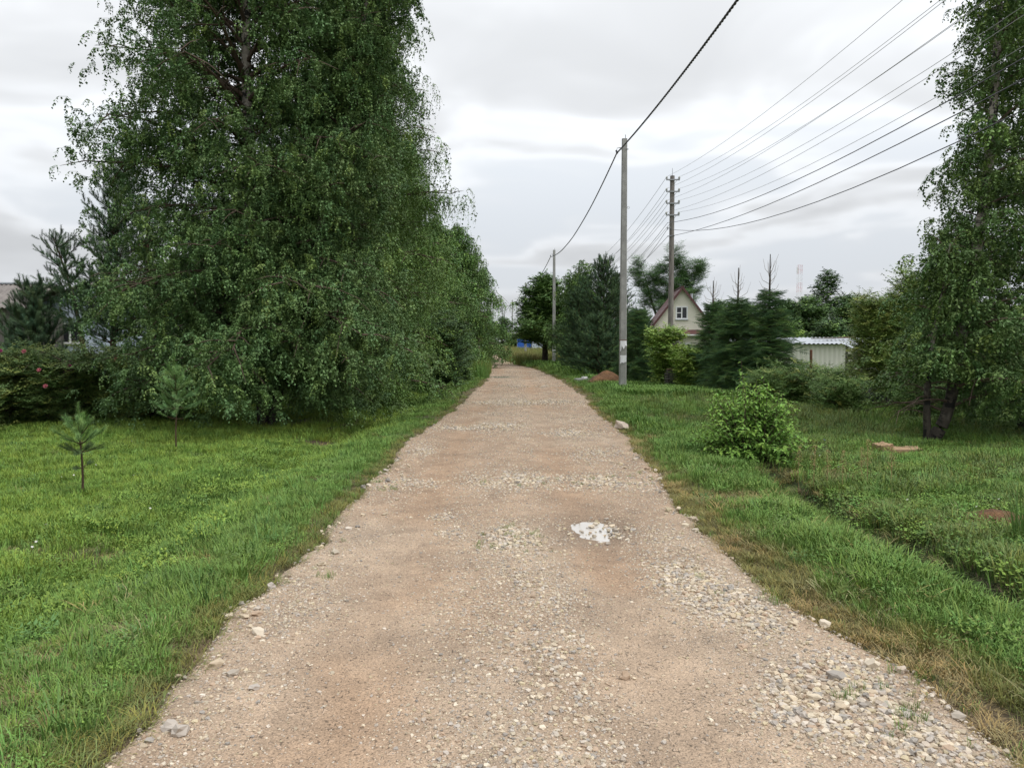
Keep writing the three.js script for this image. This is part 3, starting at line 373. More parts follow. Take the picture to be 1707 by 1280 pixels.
// broadleaf trees on the right and behind
const BROAD = { spray: S.broadFar, size: 1, colour: [0.078, 0.150, 0.039], fresh: [0.163, 0.275, 0.062], droop: 0.15, rise: [0.35, 1.1], from: 0.22, subs: 7, sprays: 6, loose: 0.5 };
const stem = (h, r, lean = 0) => [[[0, 0, 0, r], [lean * 0.3, h * 0.35, 0, r * 0.75], [lean, h * 0.9, 0, r * 0.2]]];
tree('linden_tree', 'round crowned roadside tree with a bare dark trunk', 'tree', null, 3.75, 56, { ...BROAD, seed: 131, stems: stem(6.9, 0.24), limbs: [46], from: 0.26, big: 2.4, reach: (t) => 2.9 * Math.sin(Math.PI * clamp(0.25 + 0.68 * t)), sprays: 8, colour: [0.095, 0.175, 0.042] });
tree('broadleaf_tree', 'leafy tree rising behind the dark pines by the road', 'tree', null, 5.6, 50, { ...BROAD, seed: 132, spray: S.far, stems: stem(6.6, 0.14), limbs: [46], sprays: 9, reach: (t) => lerp(2.9, 1.3, t), colour: [0.088, 0.163, 0.039] });
tree('locust_tree', 'airy tree with feathery leaf tufts behind the cream house', 'tree', null, 16.4, 72, { ...BROAD, seed: 133, spray: S.pinnate, size: 1.15, stems: [[[0, 0, 0, 0.25], [0.2, 4, 0, 0.2], [0.2, 9, 0, 0.06]], [[0.1, 2, 0, 0.16], [-1.2, 5, 0, 0.12], [-2.2, 8.2, 0, 0.04]], [[0.1, 2, 0, 0.16], [1.4, 5, 0, 0.12], [2.4, 8, 0, 0.04]]], limbs: [12, 10, 10], from: 0.45, big: 2.2, reach: () => 2.3, sprays: 17, subs: 10, loose: 0.8, colour: [0.078, 0.163, 0.046], fresh: [0.150, 0.263, 0.075] });
[[12.2, 66, 4.8, 2.6, 140], [21.5, 72, 6.0, 3.6, 141], [24.8, 76, 6.2, 3.6, 142], [27.6, 72, 6.4, 3.4, 143], [30.4, 74, 6.8, 3.4, 144], [33.2, 76, 10.2, 3.0, 145], [31.8, 68, 6.6, 3.2, 146], [36.5, 70, 7.0, 3.4, 147], [23.6, 64, 4.8, 2.8, 148], [40, 72, 6.4, 3.6, 149], [44.5, 76, 6.4, 3.6, 150], [27.5, 62, 3.9, 2.4, 151], [49, 74, 6, 3.6, 152]].forEach(([x, d, h, w, seed], k) =>
  tree('background_tree', 'dense green tree in the thicket behind the metal shed', 'tree', 'thicket behind the shed', x, d, { ...BROAD, seed, stems: stem(h * 0.95, 0.14), limbs: [32], from: 0.06, big: w, reach: (t) => w * Math.sin(Math.PI * clamp(0.3 + 0.62 * t)), size: 1.15, sprays: 6, colour: [[0.066, 0.13, 0.036], [0.08, 0.155, 0.038], [0.06, 0.118, 0.036]][k % 3] }));
[[-2.4, 76, 6.2, 2.7, 161], [-4.6, 92, 7, 3, 162], [-1.5, 135, 7, 3.2, 163], [1.5, 142, 6.5, 3, 164], [5.5, 132, 4.4, 2.6, 165], [9.5, 128, 5, 3, 166], [14, 120, 5.4, 3.2, 167], [3.2, 118, 2.6, 1.5, 168], [-6.5, 112, 7, 3.4, 169]].forEach(([x, d, h, w, seed]) =>
  tree('background_tree', 'green tree closing the view at the bend of the road', 'tree', 'trees at the far bend', x, d, { ...BROAD, seed, stems: stem(h * 0.95, 0.15), limbs: [24], from: 0.06, big: w, reach: (t) => w * Math.sin(Math.PI * clamp(0.32 + 0.6 * t)), size: 1.3, sprays: 4, colour: [0.081, 0.156, 0.042], fresh: [0.175, 0.275, 0.062] }));
[[-14, 36, 7, 3, 171], [-9.5, 30, 8, 3, 172], [-19, 46, 5.5, 3, 173], [-8.5, 40, 8, 3.2, 174], [-27, 52, 5.5, 3.4, 175]].forEach(([x, d, h, w, seed]) =>
  tree('garden_tree', 'leafy garden tree behind the huge birch', 'tree', 'garden trees behind the birch', x, d, { ...BROAD, seed, spray: S.far, stems: stem(h * 0.95, 0.15), limbs: [28], from: 0.1, big: w, reach: (t) => w * Math.sin(Math.PI * clamp(0.3 + 0.62 * t)), sprays: 5, size: 1.1 }));
// fruit trees and garden shrubs on the right
const FRUIT = { ...BROAD, spray: S.small, bark: M.palebark, colour: [0.185, 0.265, 0.065], fresh: [0.250, 0.300, 0.075], freshShare: 0.25, droop: 0.25, rise: [0.35, 1.15], from: 0.22, subs: 9, sprays: 13, loose: 0.4, size: 1.1 };
tree('apple_tree', 'yellow green fruit tree with a pale whitewashed trunk', 'tree', null, 9.75, 18.6, { ...FRUIT, seed: 181, stems: [[[0, 0, 0, 0.07], [-0.1, 0.7, 0, 0.055], [0.2, 2, 0, 0.03], [0.5, 3.1, 0, 0.01]], [[0, 0.5, 0, 0.05], [-0.4, 1.4, 0, 0.03], [-0.6, 2.5, 0, 0.01]]], limbs: [30, 20], big: 1.0, reach: (t) => lerp(1.15, 0.45, t) });
tree('apple_tree', 'bushy fruit tree crowded against the forked birch', 'tree', null, 11.0, 18.6, { ...FRUIT, seed: 182, stems: stem(3.2, 0.07, 0.2), limbs: [34], big: 1.4, from: 0.1, reach: (t) => lerp(1.6, 0.6, t), colour: [0.156, 0.221, 0.052] });
[[7.9, 17.3, 0.55, 0.6, 183], [9.3, 16.3, 0.6, 0.65, 184], [8.1, 20.5, 0.7, 0.7, 185], [9.5, 21.4, 0.75, 0.65, 186], [7.0, 19.8, 0.6, 0.55, 187], [12, 20, 1.4, 0.9, 188]].forEach(([x, d, h, w, seed]) =>
  tree('currant_bush', 'low leafy garden bush among the grass by the fruit trees', 'bush', 'garden bushes', x, d, { ...FRUIT, bark: M.twig, seed, stems: [0, 1, 2].map((k) => [[0.06 * k, 0, 0, 0.02], [0.3 * w * Math.cos(k * 2.1), h * 0.5, 0.3 * w * Math.sin(k * 2.1), 0.012], [0.5 * w * Math.cos(k * 2.1), h * 0.95, 0.5 * w * Math.sin(k * 2.1), 0.006]]), limbs: [12], from: 0.08, big: w, reach: () => w * 0.75, size: 0.8, floor: 0.08, sprays: 9, colour: [0.111, 0.195, 0.046], freshShare: 0.1 }));
// yellow green maple saplings by the pole
[[6.15, 27.5, 2.15, 0.55, 191, 'yellow green maple sapling beside the concrete pole'], [6.75, 26.2, 1.35, 0.5, 192, 'small yellow green maple sapling by the plank stack']].forEach(([x, d, h, w, seed, label]) =>
  tree('maple_sapling', label, 'sapling', null, x, d, { ...BROAD, spray: S.maple, seed, stems: [0, 1, 2].map((k) => [[0.08 * k, 0, 0, 0.025], [0.25 * Math.cos(k * 2.1), h * 0.5, 0.25 * Math.sin(k * 2.1), 0.015], [0.35 * Math.cos(k * 2.1), h * 0.92, 0.35 * Math.sin(k * 2.1), 0.006]]), limbs: [14], from: 0.1, big: w, reach: () => w * 0.8, rise: [0.4, 0.9], size: 0.85, sprays: 8, loose: 0.2, colour: [0.221, 0.338, 0.065], fresh: [0.300, 0.413, 0.075] }));
tree('lilac_bush', 'light green round shrub beyond the metal shed', 'bush', null, 21.3, 56, { ...BROAD, seed: 193, stems: stem(2.8, 0.06), limbs: [22], from: 0.05, big: 1.4, reach: () => 1.4, colour: [0.169, 0.286, 0.058], fresh: [0.250, 0.375, 0.075] });
[[-1.95, 25.5, 2.1, 1.0, 194], [-2.1, 28.6, 2.4, 1.1, 195], [-1.75, 31.5, 2.2, 0.9, 196]].forEach(([x, d, h, w, seed]) =>
  tree('roadside_shrub', 'dark leafy shrub under the birch row at the road edge', 'bush', 'shrubs under the birches', x, d, { ...BROAD, spray: S.broad, seed, stems: [0, 1, 2].map((k) => [[0.1 * k, 0, 0, 0.03], [0.4 * w * Math.cos(k * 2.1), h * 0.5, 0.4 * w * Math.sin(k * 2.1), 0.02], [0.5 * w * Math.cos(k * 2.1), h * 0.95, 0.5 * w * Math.sin(k * 2.1), 0.008]]), limbs: [16], from: 0.05, big: w, reach: () => w * 0.8, sprays: 9, loose: 0.25, floor: 0.1, colour: [0.058, 0.111, 0.033] }));

// rose hedge on the left, with blooms
const bloom = (() => { const A = new Acc(), r = rand(5); for (let k = 0; k < 12; k++) { const a = k * 2.4, e = k < 5 ? 0.2 : k < 9 ? 0.7 : 1.2, d = V(Math.cos(a) * Math.cos(e), Math.sin(e), Math.sin(a) * Math.cos(e)), s = V(-Math.sin(a), 0, Math.cos(a)); A.leaf(V(), d, s, 0.05, 0.05, 0.25, 0.6); } return A.geo(); })();
[[-7.3, 16.6, 1.45, 0.95, 201, [[0.35, 1.3, 0.5, 0], [-0.35, 1.35, 0.55, 0], [0.5, 1.42, 0.3, 0]]], [-8.6, 16.0, 1.5, 1.0, 202, [[0.45, 1.22, 0.75, 1], [-0.1, 1.15, 0.8, 0], [-0.55, 1.5, 0.5, 0], [0.1, 0.85, 0.95, 0]]], [-9.9, 15.6, 1.5, 1.1, 203, [[0.6, 0.75, 1.0, 0], [0.55, 1.52, 0.5, 1], [-0.3, 1.15, 0.95, 0]]], [-11.3, 15.6, 1.5, 1.1, 204, [[0.5, 1.2, 0.9, 0]]], [-9.75, 13.9, 0.85, 0.75, 205, []], [-10.9, 14.0, 1.1, 0.8, 206, []]].forEach(([x, d, h, w, seed, blooms], k) => {
  const t = tree('rose_bush', blooms.length ? ['rose bush with pink blooms touching the huge birch', 'rose bush with one magenta bloom, second from the huge birch', 'rose bush with blooms, third from the huge birch', 'rose bush with a single pink bloom at the hedge end'][k] : 'dark leafy hedge bush at the lawn edge before the roses', 'bush', blooms.length ? 'rose hedge' : 'hedge bushes before the roses', x, d, { ...BROAD, spray: S.small, seed, stems: [0, 1, 2, 3].map((k) => [[0.1 * k - 0.15, 0, 0, 0.02], [0.35 * w * Math.cos(k * 1.57), h * 0.55, 0.35 * w * Math.sin(k * 1.57), 0.012], [0.55 * w * Math.cos(k * 1.57), h * 0.95, 0.55 * w * Math.sin(k * 1.57), 0.006]]), limbs: [15], from: 0.12, big: w, reach: () => w * 0.75, rise: [0.3, 0.5], droop: 0.5, size: 0.95, sprays: 12, subs: 8, loose: 0.25, floor: 0.1, colour: [0.098, 0.163, 0.044], fresh: [0.200, 0.250, 0.062], freshShare: 0.22 });
  blooms.forEach(([bx, by, bz, k]) => { const b = part('flower', bloom, k ? magenta : M.pink, t); b.position.set(bx, by + 0.06, bz + 0.32); b.rotation.set(0.9, bx * 9, 0); b.scale.setScalar(0.95); });
});

// ---- conifers
function conifer(name, label, category, group, x, d, o) {
  const r = rand(o.seed), root = thing(name, label, category, x, land(x, d) - 0.04, -d, 0, group), H = o.height, limbs = new Acc(), list = [], pine = o.pine, lean = o.lean ?? 0;
  const axis = (t) => V(lean * t * t, H * t, 0), tp = []; for (let k = 0; k <= 8; k++) tp.push(axis(k / 8));
  part('trunk', new Acc().tube(tp, tp.map((_, k) => lerp(o.girth, 0.012, k / 8)), 8, 0.8).geo(), pine ? M.pineBark : M.bark, root);
  for (let h = o.from * H; h < H * (o.top ?? 0.97); h += o.gap * (0.8 + r() * 0.4)) {
    const t = h / H, reach = o.reach * Math.pow(1 - t / (o.top ?? 1) * 0.93, o.power ?? 0.85) + 0.08, n = o.whorl + Math.floor(r() * 2), a0 = r() * 6.3;
    for (let k = 0; k < n; k++) {
      const az = a0 + (k / n) * 6.283 + (r() - 0.5) * 0.5, el = lerp(o.rise[0], o.rise[1], t) + (r() - 0.5) * (pine ? 0.3 : 0.5), len = reach * (pine ? 0.6 + r() * 0.55 : 0.5 + r() * 0.72), p0 = axis(t), dir = V(Math.cos(az) * Math.cos(el), Math.sin(el), Math.sin(az) * Math.cos(el)), path = (s) => p0.clone().addScaledVector(dir, len * s).add(V(0, o.curl * len * s * s, 0));
      limbs.tube([path(0), path(0.5), path(1)], [0.012 + 0.006 * len, 0.01, 0.004], 4);
      const m = Math.max(2, Math.round(len * o.dense));
      for (let f = 0; f <= m; f++) {
        const s = 0.15 + 0.85 * f / m, p = path(s), fan = pine ? 3 : 2;
        for (let q = 0; q < fan; q++) {
          const side = (q - (fan - 1) / 2) * (pine ? 1.0 : 1.25) + (r() - 0.5) * 0.5, a2 = az + side * (f === m ? 0.6 : 1), e2 = pine ? el + 0.25 + (r() - 0.4) * 1.3 : el * 0.4 - 0.25 + (r() - 0.5) * 0.9, dd = V(Math.cos(a2) * Math.cos(e2), Math.sin(e2), Math.sin(a2) * Math.cos(e2)), sc = o.size * (0.75 + r() * 0.5) * (pine ? 1 : lerp(1.1, 0.75, t)), col = tint(r, r() < o.freshShare ? o.fresh : o.colour, 0.5);
          if (pine) list.push({ m: along(p.clone().addScaledVector(dd, 0.05 * q), dd, r() * 6, sc), c: col });
          else list.push({ m: new THREE.Matrix4().compose(p, new THREE.Quaternion().setFromEuler(new THREE.Euler(-e2, Math.PI / 2 - a2, (r() - 0.5) * 0.5, 'YXZ')), V(sc, sc, sc)), c: col });
        }
      }
    }
  }
  if (pine) list.push({ m: along(axis(0.985), V(0, 1, 0), 0, o.size * 1.3), c: o.fresh });
  part('limbs', limbs.geo(), pine ? M.pineBark : M.twig, root);
  copies('crown', pine ? S.pine : S.spruce, M.needle, list, root); counts[name] = (counts[name] ?? 0) + list.length;
  if (o.bareTop) {   // dead leader with a few upright bare twigs
    const A = new Acc(), p0 = axis(o.top - 0.03);
    A.tube([p0, p0.clone().lerp(axis(1), 0.5), axis(1).add(V(o.hook ?? 0, 0, 0))], [0.013, 0.009, 0.004], 5);
    for (let k = 0; k < 12; k++) { const t = lerp(o.top, 0.9, k / 12), p = axis(t), a = k * 2.4 + 0.4, out = 0.16 + 0.26 * r() * (1 - k / 16), up = 0.22 + r() * 0.32; A.tube([p, p.clone().add(V(Math.cos(a) * out * 0.7, up * 0.35, Math.sin(a) * out * 0.7)), p.clone().add(V(Math.cos(a) * out, up, Math.sin(a) * out))], [0.009, 0.006, 0.003], 4); }
    part('bare_top', A.geo(), M.deadTwig, root);
  }
  return root;
}
const SPRUCE = { girth: 0.09, from: 0.03, gap: 0.1, whorl: 7, rise: [0.1, 0.75], curl: -0.35, dense: 8, size: 0.9, colour: [0.058, 0.122, 0.042], fresh: [0.12, 0.215, 0.06], freshShare: 0.35, power: 0.8 };
[[8.3, 23, 4.35, 1.2, 0.74, 211, 0.25, 'spruce with the tallest curved bare dead top behind the round bush'], [7.6, 23.8, 4.0, 1.25, 0.76, 212, 0.03, 'spruce with straight bare top twigs beside the tallest spruce'], [7.45, 26, 3.8, 0.85, 0.78, 213, 0.12, 'spruce with small bent bare top near the cream house']].forEach(([x, d, h, w, top, seed, hook, label]) => conifer('spruce_tree', label, 'tree', 'spruces with bare tops', x, d, { ...SPRUCE, seed, height: h, reach: w, top, bareTop: true, hook }));
conifer('spruce_tree', 'dark dense spruce beside the yellow green maple sapling', 'tree', null, 5.55, 29.5, { ...SPRUCE, seed: 214, height: 2.9, reach: 1.05, whorl: 7 });
const PINE = { pine: true, girth: 0.11, from: 0.08, gap: 0.22, whorl: 6, rise: [0.05, 0.75], curl: 0.12, dense: 8, size: 1.1, colour: [0.052, 0.105, 0.04], fresh: [0.1, 0.175, 0.062], freshShare: 0.25, power: 0.75 };
conifer('pine_tree', 'dark bushy pine with pointed top left of the concrete pole', 'tree', null, 5.3, 37, { ...PINE, seed: 221, height: 5.7, reach: 1.9 });
[[4.6, 41.5, 4.6, 1.5, 222], [6.6, 41, 5.2, 1.8, 223], [4.7, 34.5, 2.8, 1.3, 224], [6.4, 33.5, 3.0, 1.3, 225], [5.3, 45.5, 5.4, 1.5, 226]].forEach(([x, d, h, w, seed]) => conifer('pine_tree', 'dark pine in the clump behind the concrete poles', 'tree', 'dark pines by the road', x, d, { ...PINE, seed, height: h, reach: w }));
conifer('pine_tree', 'tall pine with spreading upswept boughs behind the rose hedge', 'tree', null, -10.8, 22, { ...PINE, seed: 231, height: 6.8, reach: 1.8, from: 0.25, gap: 0.32, whorl: 5, size: 1.25, lean: 0.5, rise: [0.35, 0.7] });
conifer('pine_tree', 'leaning pine with open crown above the grey shed', 'tree', null, -12.3, 23.5, { ...PINE, seed: 232, height: 4.9, reach: 1.7, from: 0.45, gap: 0.4, whorl: 4, size: 1.2, lean: -0.9 });
conifer('pine_tree', 'young fluffy pale pine behind the rose hedge', 'tree', null, -11.2, 19, { ...PINE, seed: 233, height: 2.95, reach: 1.25, from: 0.1, gap: 0.26, whorl: 6, size: 1.35, rise: [0.3, 0.9], colour: [0.078, 0.143, 0.065], fresh: [0.125, 0.200, 0.088] });
conifer('pine_tree', 'dark pine half hidden behind the huge birch', 'tree', null, -9.3, 21, { ...PINE, seed: 234, height: 5.6, reach: 1.9, from: 0.2, gap: 0.4, whorl: 4 });
// the two pine saplings on the lawn
function sapling(label, x, d, h, seed, whorls, leader) {
  const r = rand(seed), root = thing('pine_sapling', label, 'sapling', x, land(x, d) - 0.02, -d, r() * 6), limbs = new Acc(), list = [], sway = (y) => V(0.012 * Math.sin(y * 5), y, 0.01 * Math.cos(y * 4));
  const tp = [0, 0.2, 0.4, 0.6, 0.8, 1].map((t) => sway(h * t * 0.99)); part('trunk', new Acc().tube(tp, [0.014, 0.012, 0.0105, 0.009, 0.0065, 0.004], 7, 0.3).geo(), M.pineBark, root);
  whorls.forEach(([y, n, len, el, col, cover]) => { const a0 = r() * 6; for (let k = 0; k < n; k++) { const az = a0 + k / n * 6.283 + (r() - 0.5) * 0.5, e = el + (r() - 0.5) * 0.5, l = len * (0.6 + r() * 0.6), dir = V(Math.cos(az) * Math.cos(e), Math.sin(e), Math.sin(az) * Math.cos(e)), p0 = sway(y), path = (s) => p0.clone().addScaledVector(dir, l * s).add(V(0, 0.18 * l * s * s, 0)); limbs.tube([path(0), path(0.5), path(1)], [0.006, 0.005, 0.003], 4);
    const m = Math.max(1, Math.round(l * cover / 0.045)); for (let f = 0; f < m; f++) { const s = 1 - cover + cover * (f + 0.2) / m, t = path(Math.min(1, s + 0.2)).sub(path(s)).normalize(); const j = (t.lengthSq() ? t : dir).clone().add(V((r() - 0.5) * 0.7, (r() - 0.3) * 0.6, (r() - 0.5) * 0.7)); list.push({ m: along(path(s), j, r() * 6, 0.7 + r() * 0.5), c: tint(r, col, 0.4) }); } list.push({ m: along(path(0.82), dir.clone().add(V(0, 0.35, 0)), r() * 6, 0.9), c: tint(r, col, 0.3) }); } });
  for (let y = leader; y < h - 0.06; y += 0.05) list.push({ m: along(sway(y), V(0, 1, 0), r() * 6, 0.95), c: tint(r, FRESH, 0.3) });
  part('limbs', limbs.geo(), M.pineBark, root); copies('needles', S.pineNear, M.needle, list, root); return root;
}
const FRESH = [0.2, 0.34, 0.11], OLD = [0.08, 0.13, 0.045], BLUE = [0.16, 0.28, 0.1];
sapling('short pine sapling with bare lower stem standing in the open lawn', -4.52, 8.45, 0.97, 241, [[0.32, 2, 0.17, 0.1, OLD, 0.25], [0.48, 6, 0.17, 0.15, OLD, 0.7], [0.57, 7, 0.2, 0.55, FRESH, 0.8], [0.66, 6, 0.2, 0.95, FRESH, 0.95]], 0.6);
sapling('taller cone shaped pine sapling by the edge of the huge birch', -4.9, 11.9, 1.48, 242, [[0.52, 3, 0.3, 0.1, BLUE, 0.4], [0.68, 7, 0.36, 0.2, BLUE, 0.8], [0.8, 7, 0.32, 0.4, BLUE, 0.9], [0.95, 7, 0.25, 0.6, FRESH, 0.95], [1.12, 6, 0.21, 0.9, FRESH, 0.95]], 0.75);

// the bright bush by the ditch: stems with single leaves
{
  const x = 3.5, d = 10.3, r = rand(251), root = thing('leafy_bush', 'round bright green bush with pointed leaves at the ditch', 'bush', x, land(x, d) - 0.03, -d), stems = new Acc(), list = [];
  const A = new Acc(); A.leaf(V(), V(0, 0.25, 1).normalize(), V(1, 0, 0), 0.5, 0.5, 0.2, 0.75); A.leaf(V(0, 0.12, 0.49), V(0, -0.35, 1).normalize(), V(1, 0, 0), 0.55, 0.44, 0.16, 0.15); const leaf = A.geo();
  for (let k = 0; k < 280; k++) {
    const az = r() * 6.283, tilt = Math.pow(r(), 0.75) * 1.2, len = (0.92 + r() * 0.34) * (1 - tilt * 0.34) * (r() < 0.1 ? 1.22 : 1), dir = V(Math.cos(az) * Math.sin(tilt), Math.cos(tilt), Math.sin(az) * Math.sin(tilt)), p0 = V((r() - 0.5) * 0.35, 0, (r() - 0.5) * 0.35), path = (s) => p0.clone().addScaledVector(dir, len * s).add(V(0, 0.25 * s * (1 - s) - 0.12 * s * s * tilt, 0));
    const q = [0, 0.33, 0.66, 1].map(path); stems.tube(q, [0.008, 0.006, 0.004, 0.002], 4);
    for (let f = 0; f < 22; f++) { const s = 0.22 + 0.78 * (f + r() * 0.6) / 22, a = f * 2.4 + az, out = V(Math.cos(a), 0.25 + r() * 0.5 - 0.9 * r(), Math.sin(a)).normalize(), sz = 0.098 * (0.7 + r() * 0.5) * (s > 0.93 ? 0.65 : 1); list.push({ m: new THREE.Matrix4().compose(path(s), new THREE.Quaternion().setFromEuler(new THREE.Euler(-Math.asin(out.y) + 0.25, Math.PI / 2 - a, (r() - 0.5) * 0.7, 'YXZ')), V(sz, sz, sz)), c: tint(r, s > 0.75 ? [0.23, 0.40, 0.07] : [0.165, 0.31, 0.05], 0.45) }); }
  }
  part('stems', stems.geo(), M.twig, root); copies('leaves', leaf, M.bush, list, root);
}
// ------------------------------------------------------------------ concrete poles and their twisted cable
const prism = (w0, w1, h, y0 = 0, w0b = w0 * 0.8, w1b = w1 * 0.8) => {   // tapering post with chamfered edges
  const ring = (w, b, y) => { const c = w * 0.12; return [[-w / 2 + c, -b / 2], [w / 2 - c, -b / 2], [w / 2, -b / 2 + c], [w / 2, b / 2 - c], [w / 2 - c, b / 2], [-w / 2 + c, b / 2], [-w / 2, b / 2 - c], [-w / 2, -b / 2 + c]].map(([x, z]) => [x, y, z]); };
  const p = [], u = [], R = []; for (let k = 0; k <= 12; k++) R.push(ring(lerp(w0, w1, k / 12), lerp(w0b, w1b, k / 12), y0 + h * k / 12));
  for (let k = 0; k < 12; k++) for (let i = 0; i < 8; i++) { const a = R[k][i], b = R[k][(i + 1) % 8], c = R[k + 1][i], d = R[k + 1][(i + 1) % 8]; for (const v of [a, c, b, b, c, d]) { p.push(...v); u.push((v[0] + v[2]) * 1.2 + i * 0.37, v[1] * 0.9); } }
  const top = R[12]; for (let i = 1; i < 7; i++) for (const v of [top[0], top[i + 1], top[i]]) { p.push(...v); u.push(v[0], v[2]); }
  const g = new THREE.BufferGeometry(); g.setAttribute('position', new THREE.Float32BufferAttribute(p, 3)); g.setAttribute('uv', new THREE.Float32BufferAttribute(u, 2)); g.computeVertexNormals(); return g;
};
const ring = (R, t, w) => new THREE.TorusGeometry(R, t, 6, w ?? 14);
const spots = [[4.15, -4], [4.22, 25], [4.2, 53.5], [3.45, 83], [3.0, 124], [1.75, 150], [2.4, 172]], poleLabel = ['grey concrete pole behind the viewer carrying the twisted cable', 'grey concrete pole with torn white notices on the verge', 'grey concrete pole with small notices before the dark pines', 'grey concrete pole shaded by the round crowned tree', 'distant pale concrete pole above the tall weeds', 'far off concrete pole at the bend', 'far off concrete pole at the bend'];
const poleTops = [];
{
  let proto; const H = 8.25;
  spots.forEach(([x, d], k) => {
    let o; const y = land(x, d) - 0.12;
    if (!proto) {
      o = proto = thing('concrete_pole', '', 'pole', 0, 0, 0);
      part('shaft', prism(0.235, 0.165, H), M.concrete, o);
      const arm = new Acc().tube([V(-0.06, H - 0.3, 0), V(-0.16, H - 0.28, 0), V(-0.24, H - 0.3, 0), V(-0.25, H - 0.36, 0)], [0.012, 0.012, 0.01, 0.01], 6).geo(); part('bracket', arm, M.steel, o);
      part('clamp', box(0.05, 0.12, 0.05, -0.25, H - 0.42, 0, 0, 0, 0.3), M.cable, o);
      const st = ring(0.125, 0.008, 20); st.rotateX(Math.PI / 2); st.scale(1, 1, 0.85); st.translate(0, H - 0.33, 0); part('strap', st, M.steel, o);
      part('pin', new THREE.CylinderGeometry(0.012, 0.012, 0.14, 6).translate(0.03, H + 0.06, 0), M.steel, o);
      const loop = ring(0.035, 0.006, 12); loop.translate(0.14, H * 0.735, 0); part('eye_ring', loop, M.steel, o);
    } else { o = proto.clone(); o.name = numbered('concrete_pole'); scene.add(o); }
    o.position.set(x, y, -d); tag(o, poleLabel[k], 'pole', k > 4 ? 'poles at the far bend' : 'concrete poles along the right verge');
    poleTops.push(V(x - 0.25, y + H - 0.46, -d));
    if (k === 1) { const b = merge([box(0.212, 0.03, 0.17, 0, 1.78, 0)]); b.scale(1.06, 1, 1.06); part('rusty_band', b, M.rust, o).userData.label = 'rusty band round the shaft above the notices'; }
  });
}
function span(a, b, sag, n) { const out = []; for (let k = 0; k <= n; k++) { const t = k / n, p = a.clone().lerp(b, t); p.y -= sag * 4 * t * (1 - t); out.push(p); } return out; }
{
  const A = new Acc();
  for (let k = 0; k < poleTops.length - 1; k++) {
    const near = k < 1, n = near ? 420 : k === 1 ? 200 : 16, line = span(poleTops[k], poleTops[k + 1], k === 0 ? 0.55 : 0.75, n), L = poleTops[k].distanceTo(poleTops[k + 1]);
    if (k > 1) { A.tube(line, line.map(() => 0.024), 5); continue; }
    for (let s = 0; s < 3; s++) A.tube(line.map((p, i) => { const a = (i / n) * L / 0.42 * 6.283 + s * 2.094; return p.clone().add(V(Math.cos(a) * 0.015, Math.sin(a) * 0.015, 0)); }), line.map(() => 0.0125), 5);
  }
  tag(part('twisted_cable', A.geo(), M.cable), 'thick twisted black cable sagging between the concrete poles', 'cable');
}
// paper notices stuck on the second pole
function notice(label, x, y, z, w, h, torn, curl) {
  const p = [], idx = [], u = [], nx = 8, ny = 8;
  for (let side = 0; side < 2; side++) for (let j = 0; j <= ny; j++) for (let i = 0; i <= nx; i++) { const s = i / nx, t = j / ny, low = torn * (s < 0.25 ? 0 : 0.38 + 0.2 * Math.sin(s * 9)), yy = lerp(h / 2, -h / 2 + low * h, t); p.push((s - 0.5) * w, yy, (side ? -0.002 : 0) + curl * t * t * s * 0.05 + 0.004 * Math.sin(s * 7 + t * 5)); u.push(s, 1 - t); }
  const row = nx + 1, layer = row * (ny + 1); for (let s = 0; s < 2; s++) for (let j = 0; j < ny; j++) for (let i = 0; i < nx; i++) { const a = s * layer + j * row + i; idx.push(a, a + row, a + 1, a + 1, a + row, a + row + 1); }
  const g = new THREE.BufferGeometry(); g.setAttribute('position', new THREE.Float32BufferAttribute(p, 3)); g.setAttribute('uv', new THREE.Float32BufferAttribute(u, 2)); g.setIndex(idx); g.computeVertexNormals();
  const o = part('paper_notice', g, M.paper); o.position.set(x, y, z); return tag(o, label, 'notice');
}
{ const gy = land(4.22, 25) - 0.12; notice('curling torn white notice under the rusty band of the pole', 4.22, gy + 1.6, -25 + 0.108, 0.205, 0.34, 1, 1); notice('plain white notice low on the concrete pole', 4.22, gy + 1.16, -25 + 0.11, 0.2, 0.27, 0.35, 0.2); notice('small white notice on the pole before the dark pines', 4.2, land(4.2, 53.5) + 1.55, -53.5 + 0.11, 0.2, 0.3, 0.3, 0.1); notice('lower small notice on the pole before the dark pines', 4.2, land(4.2, 53.5) + 1.2, -53.5 + 0.11, 0.19, 0.22, 0.6, 0.1); }

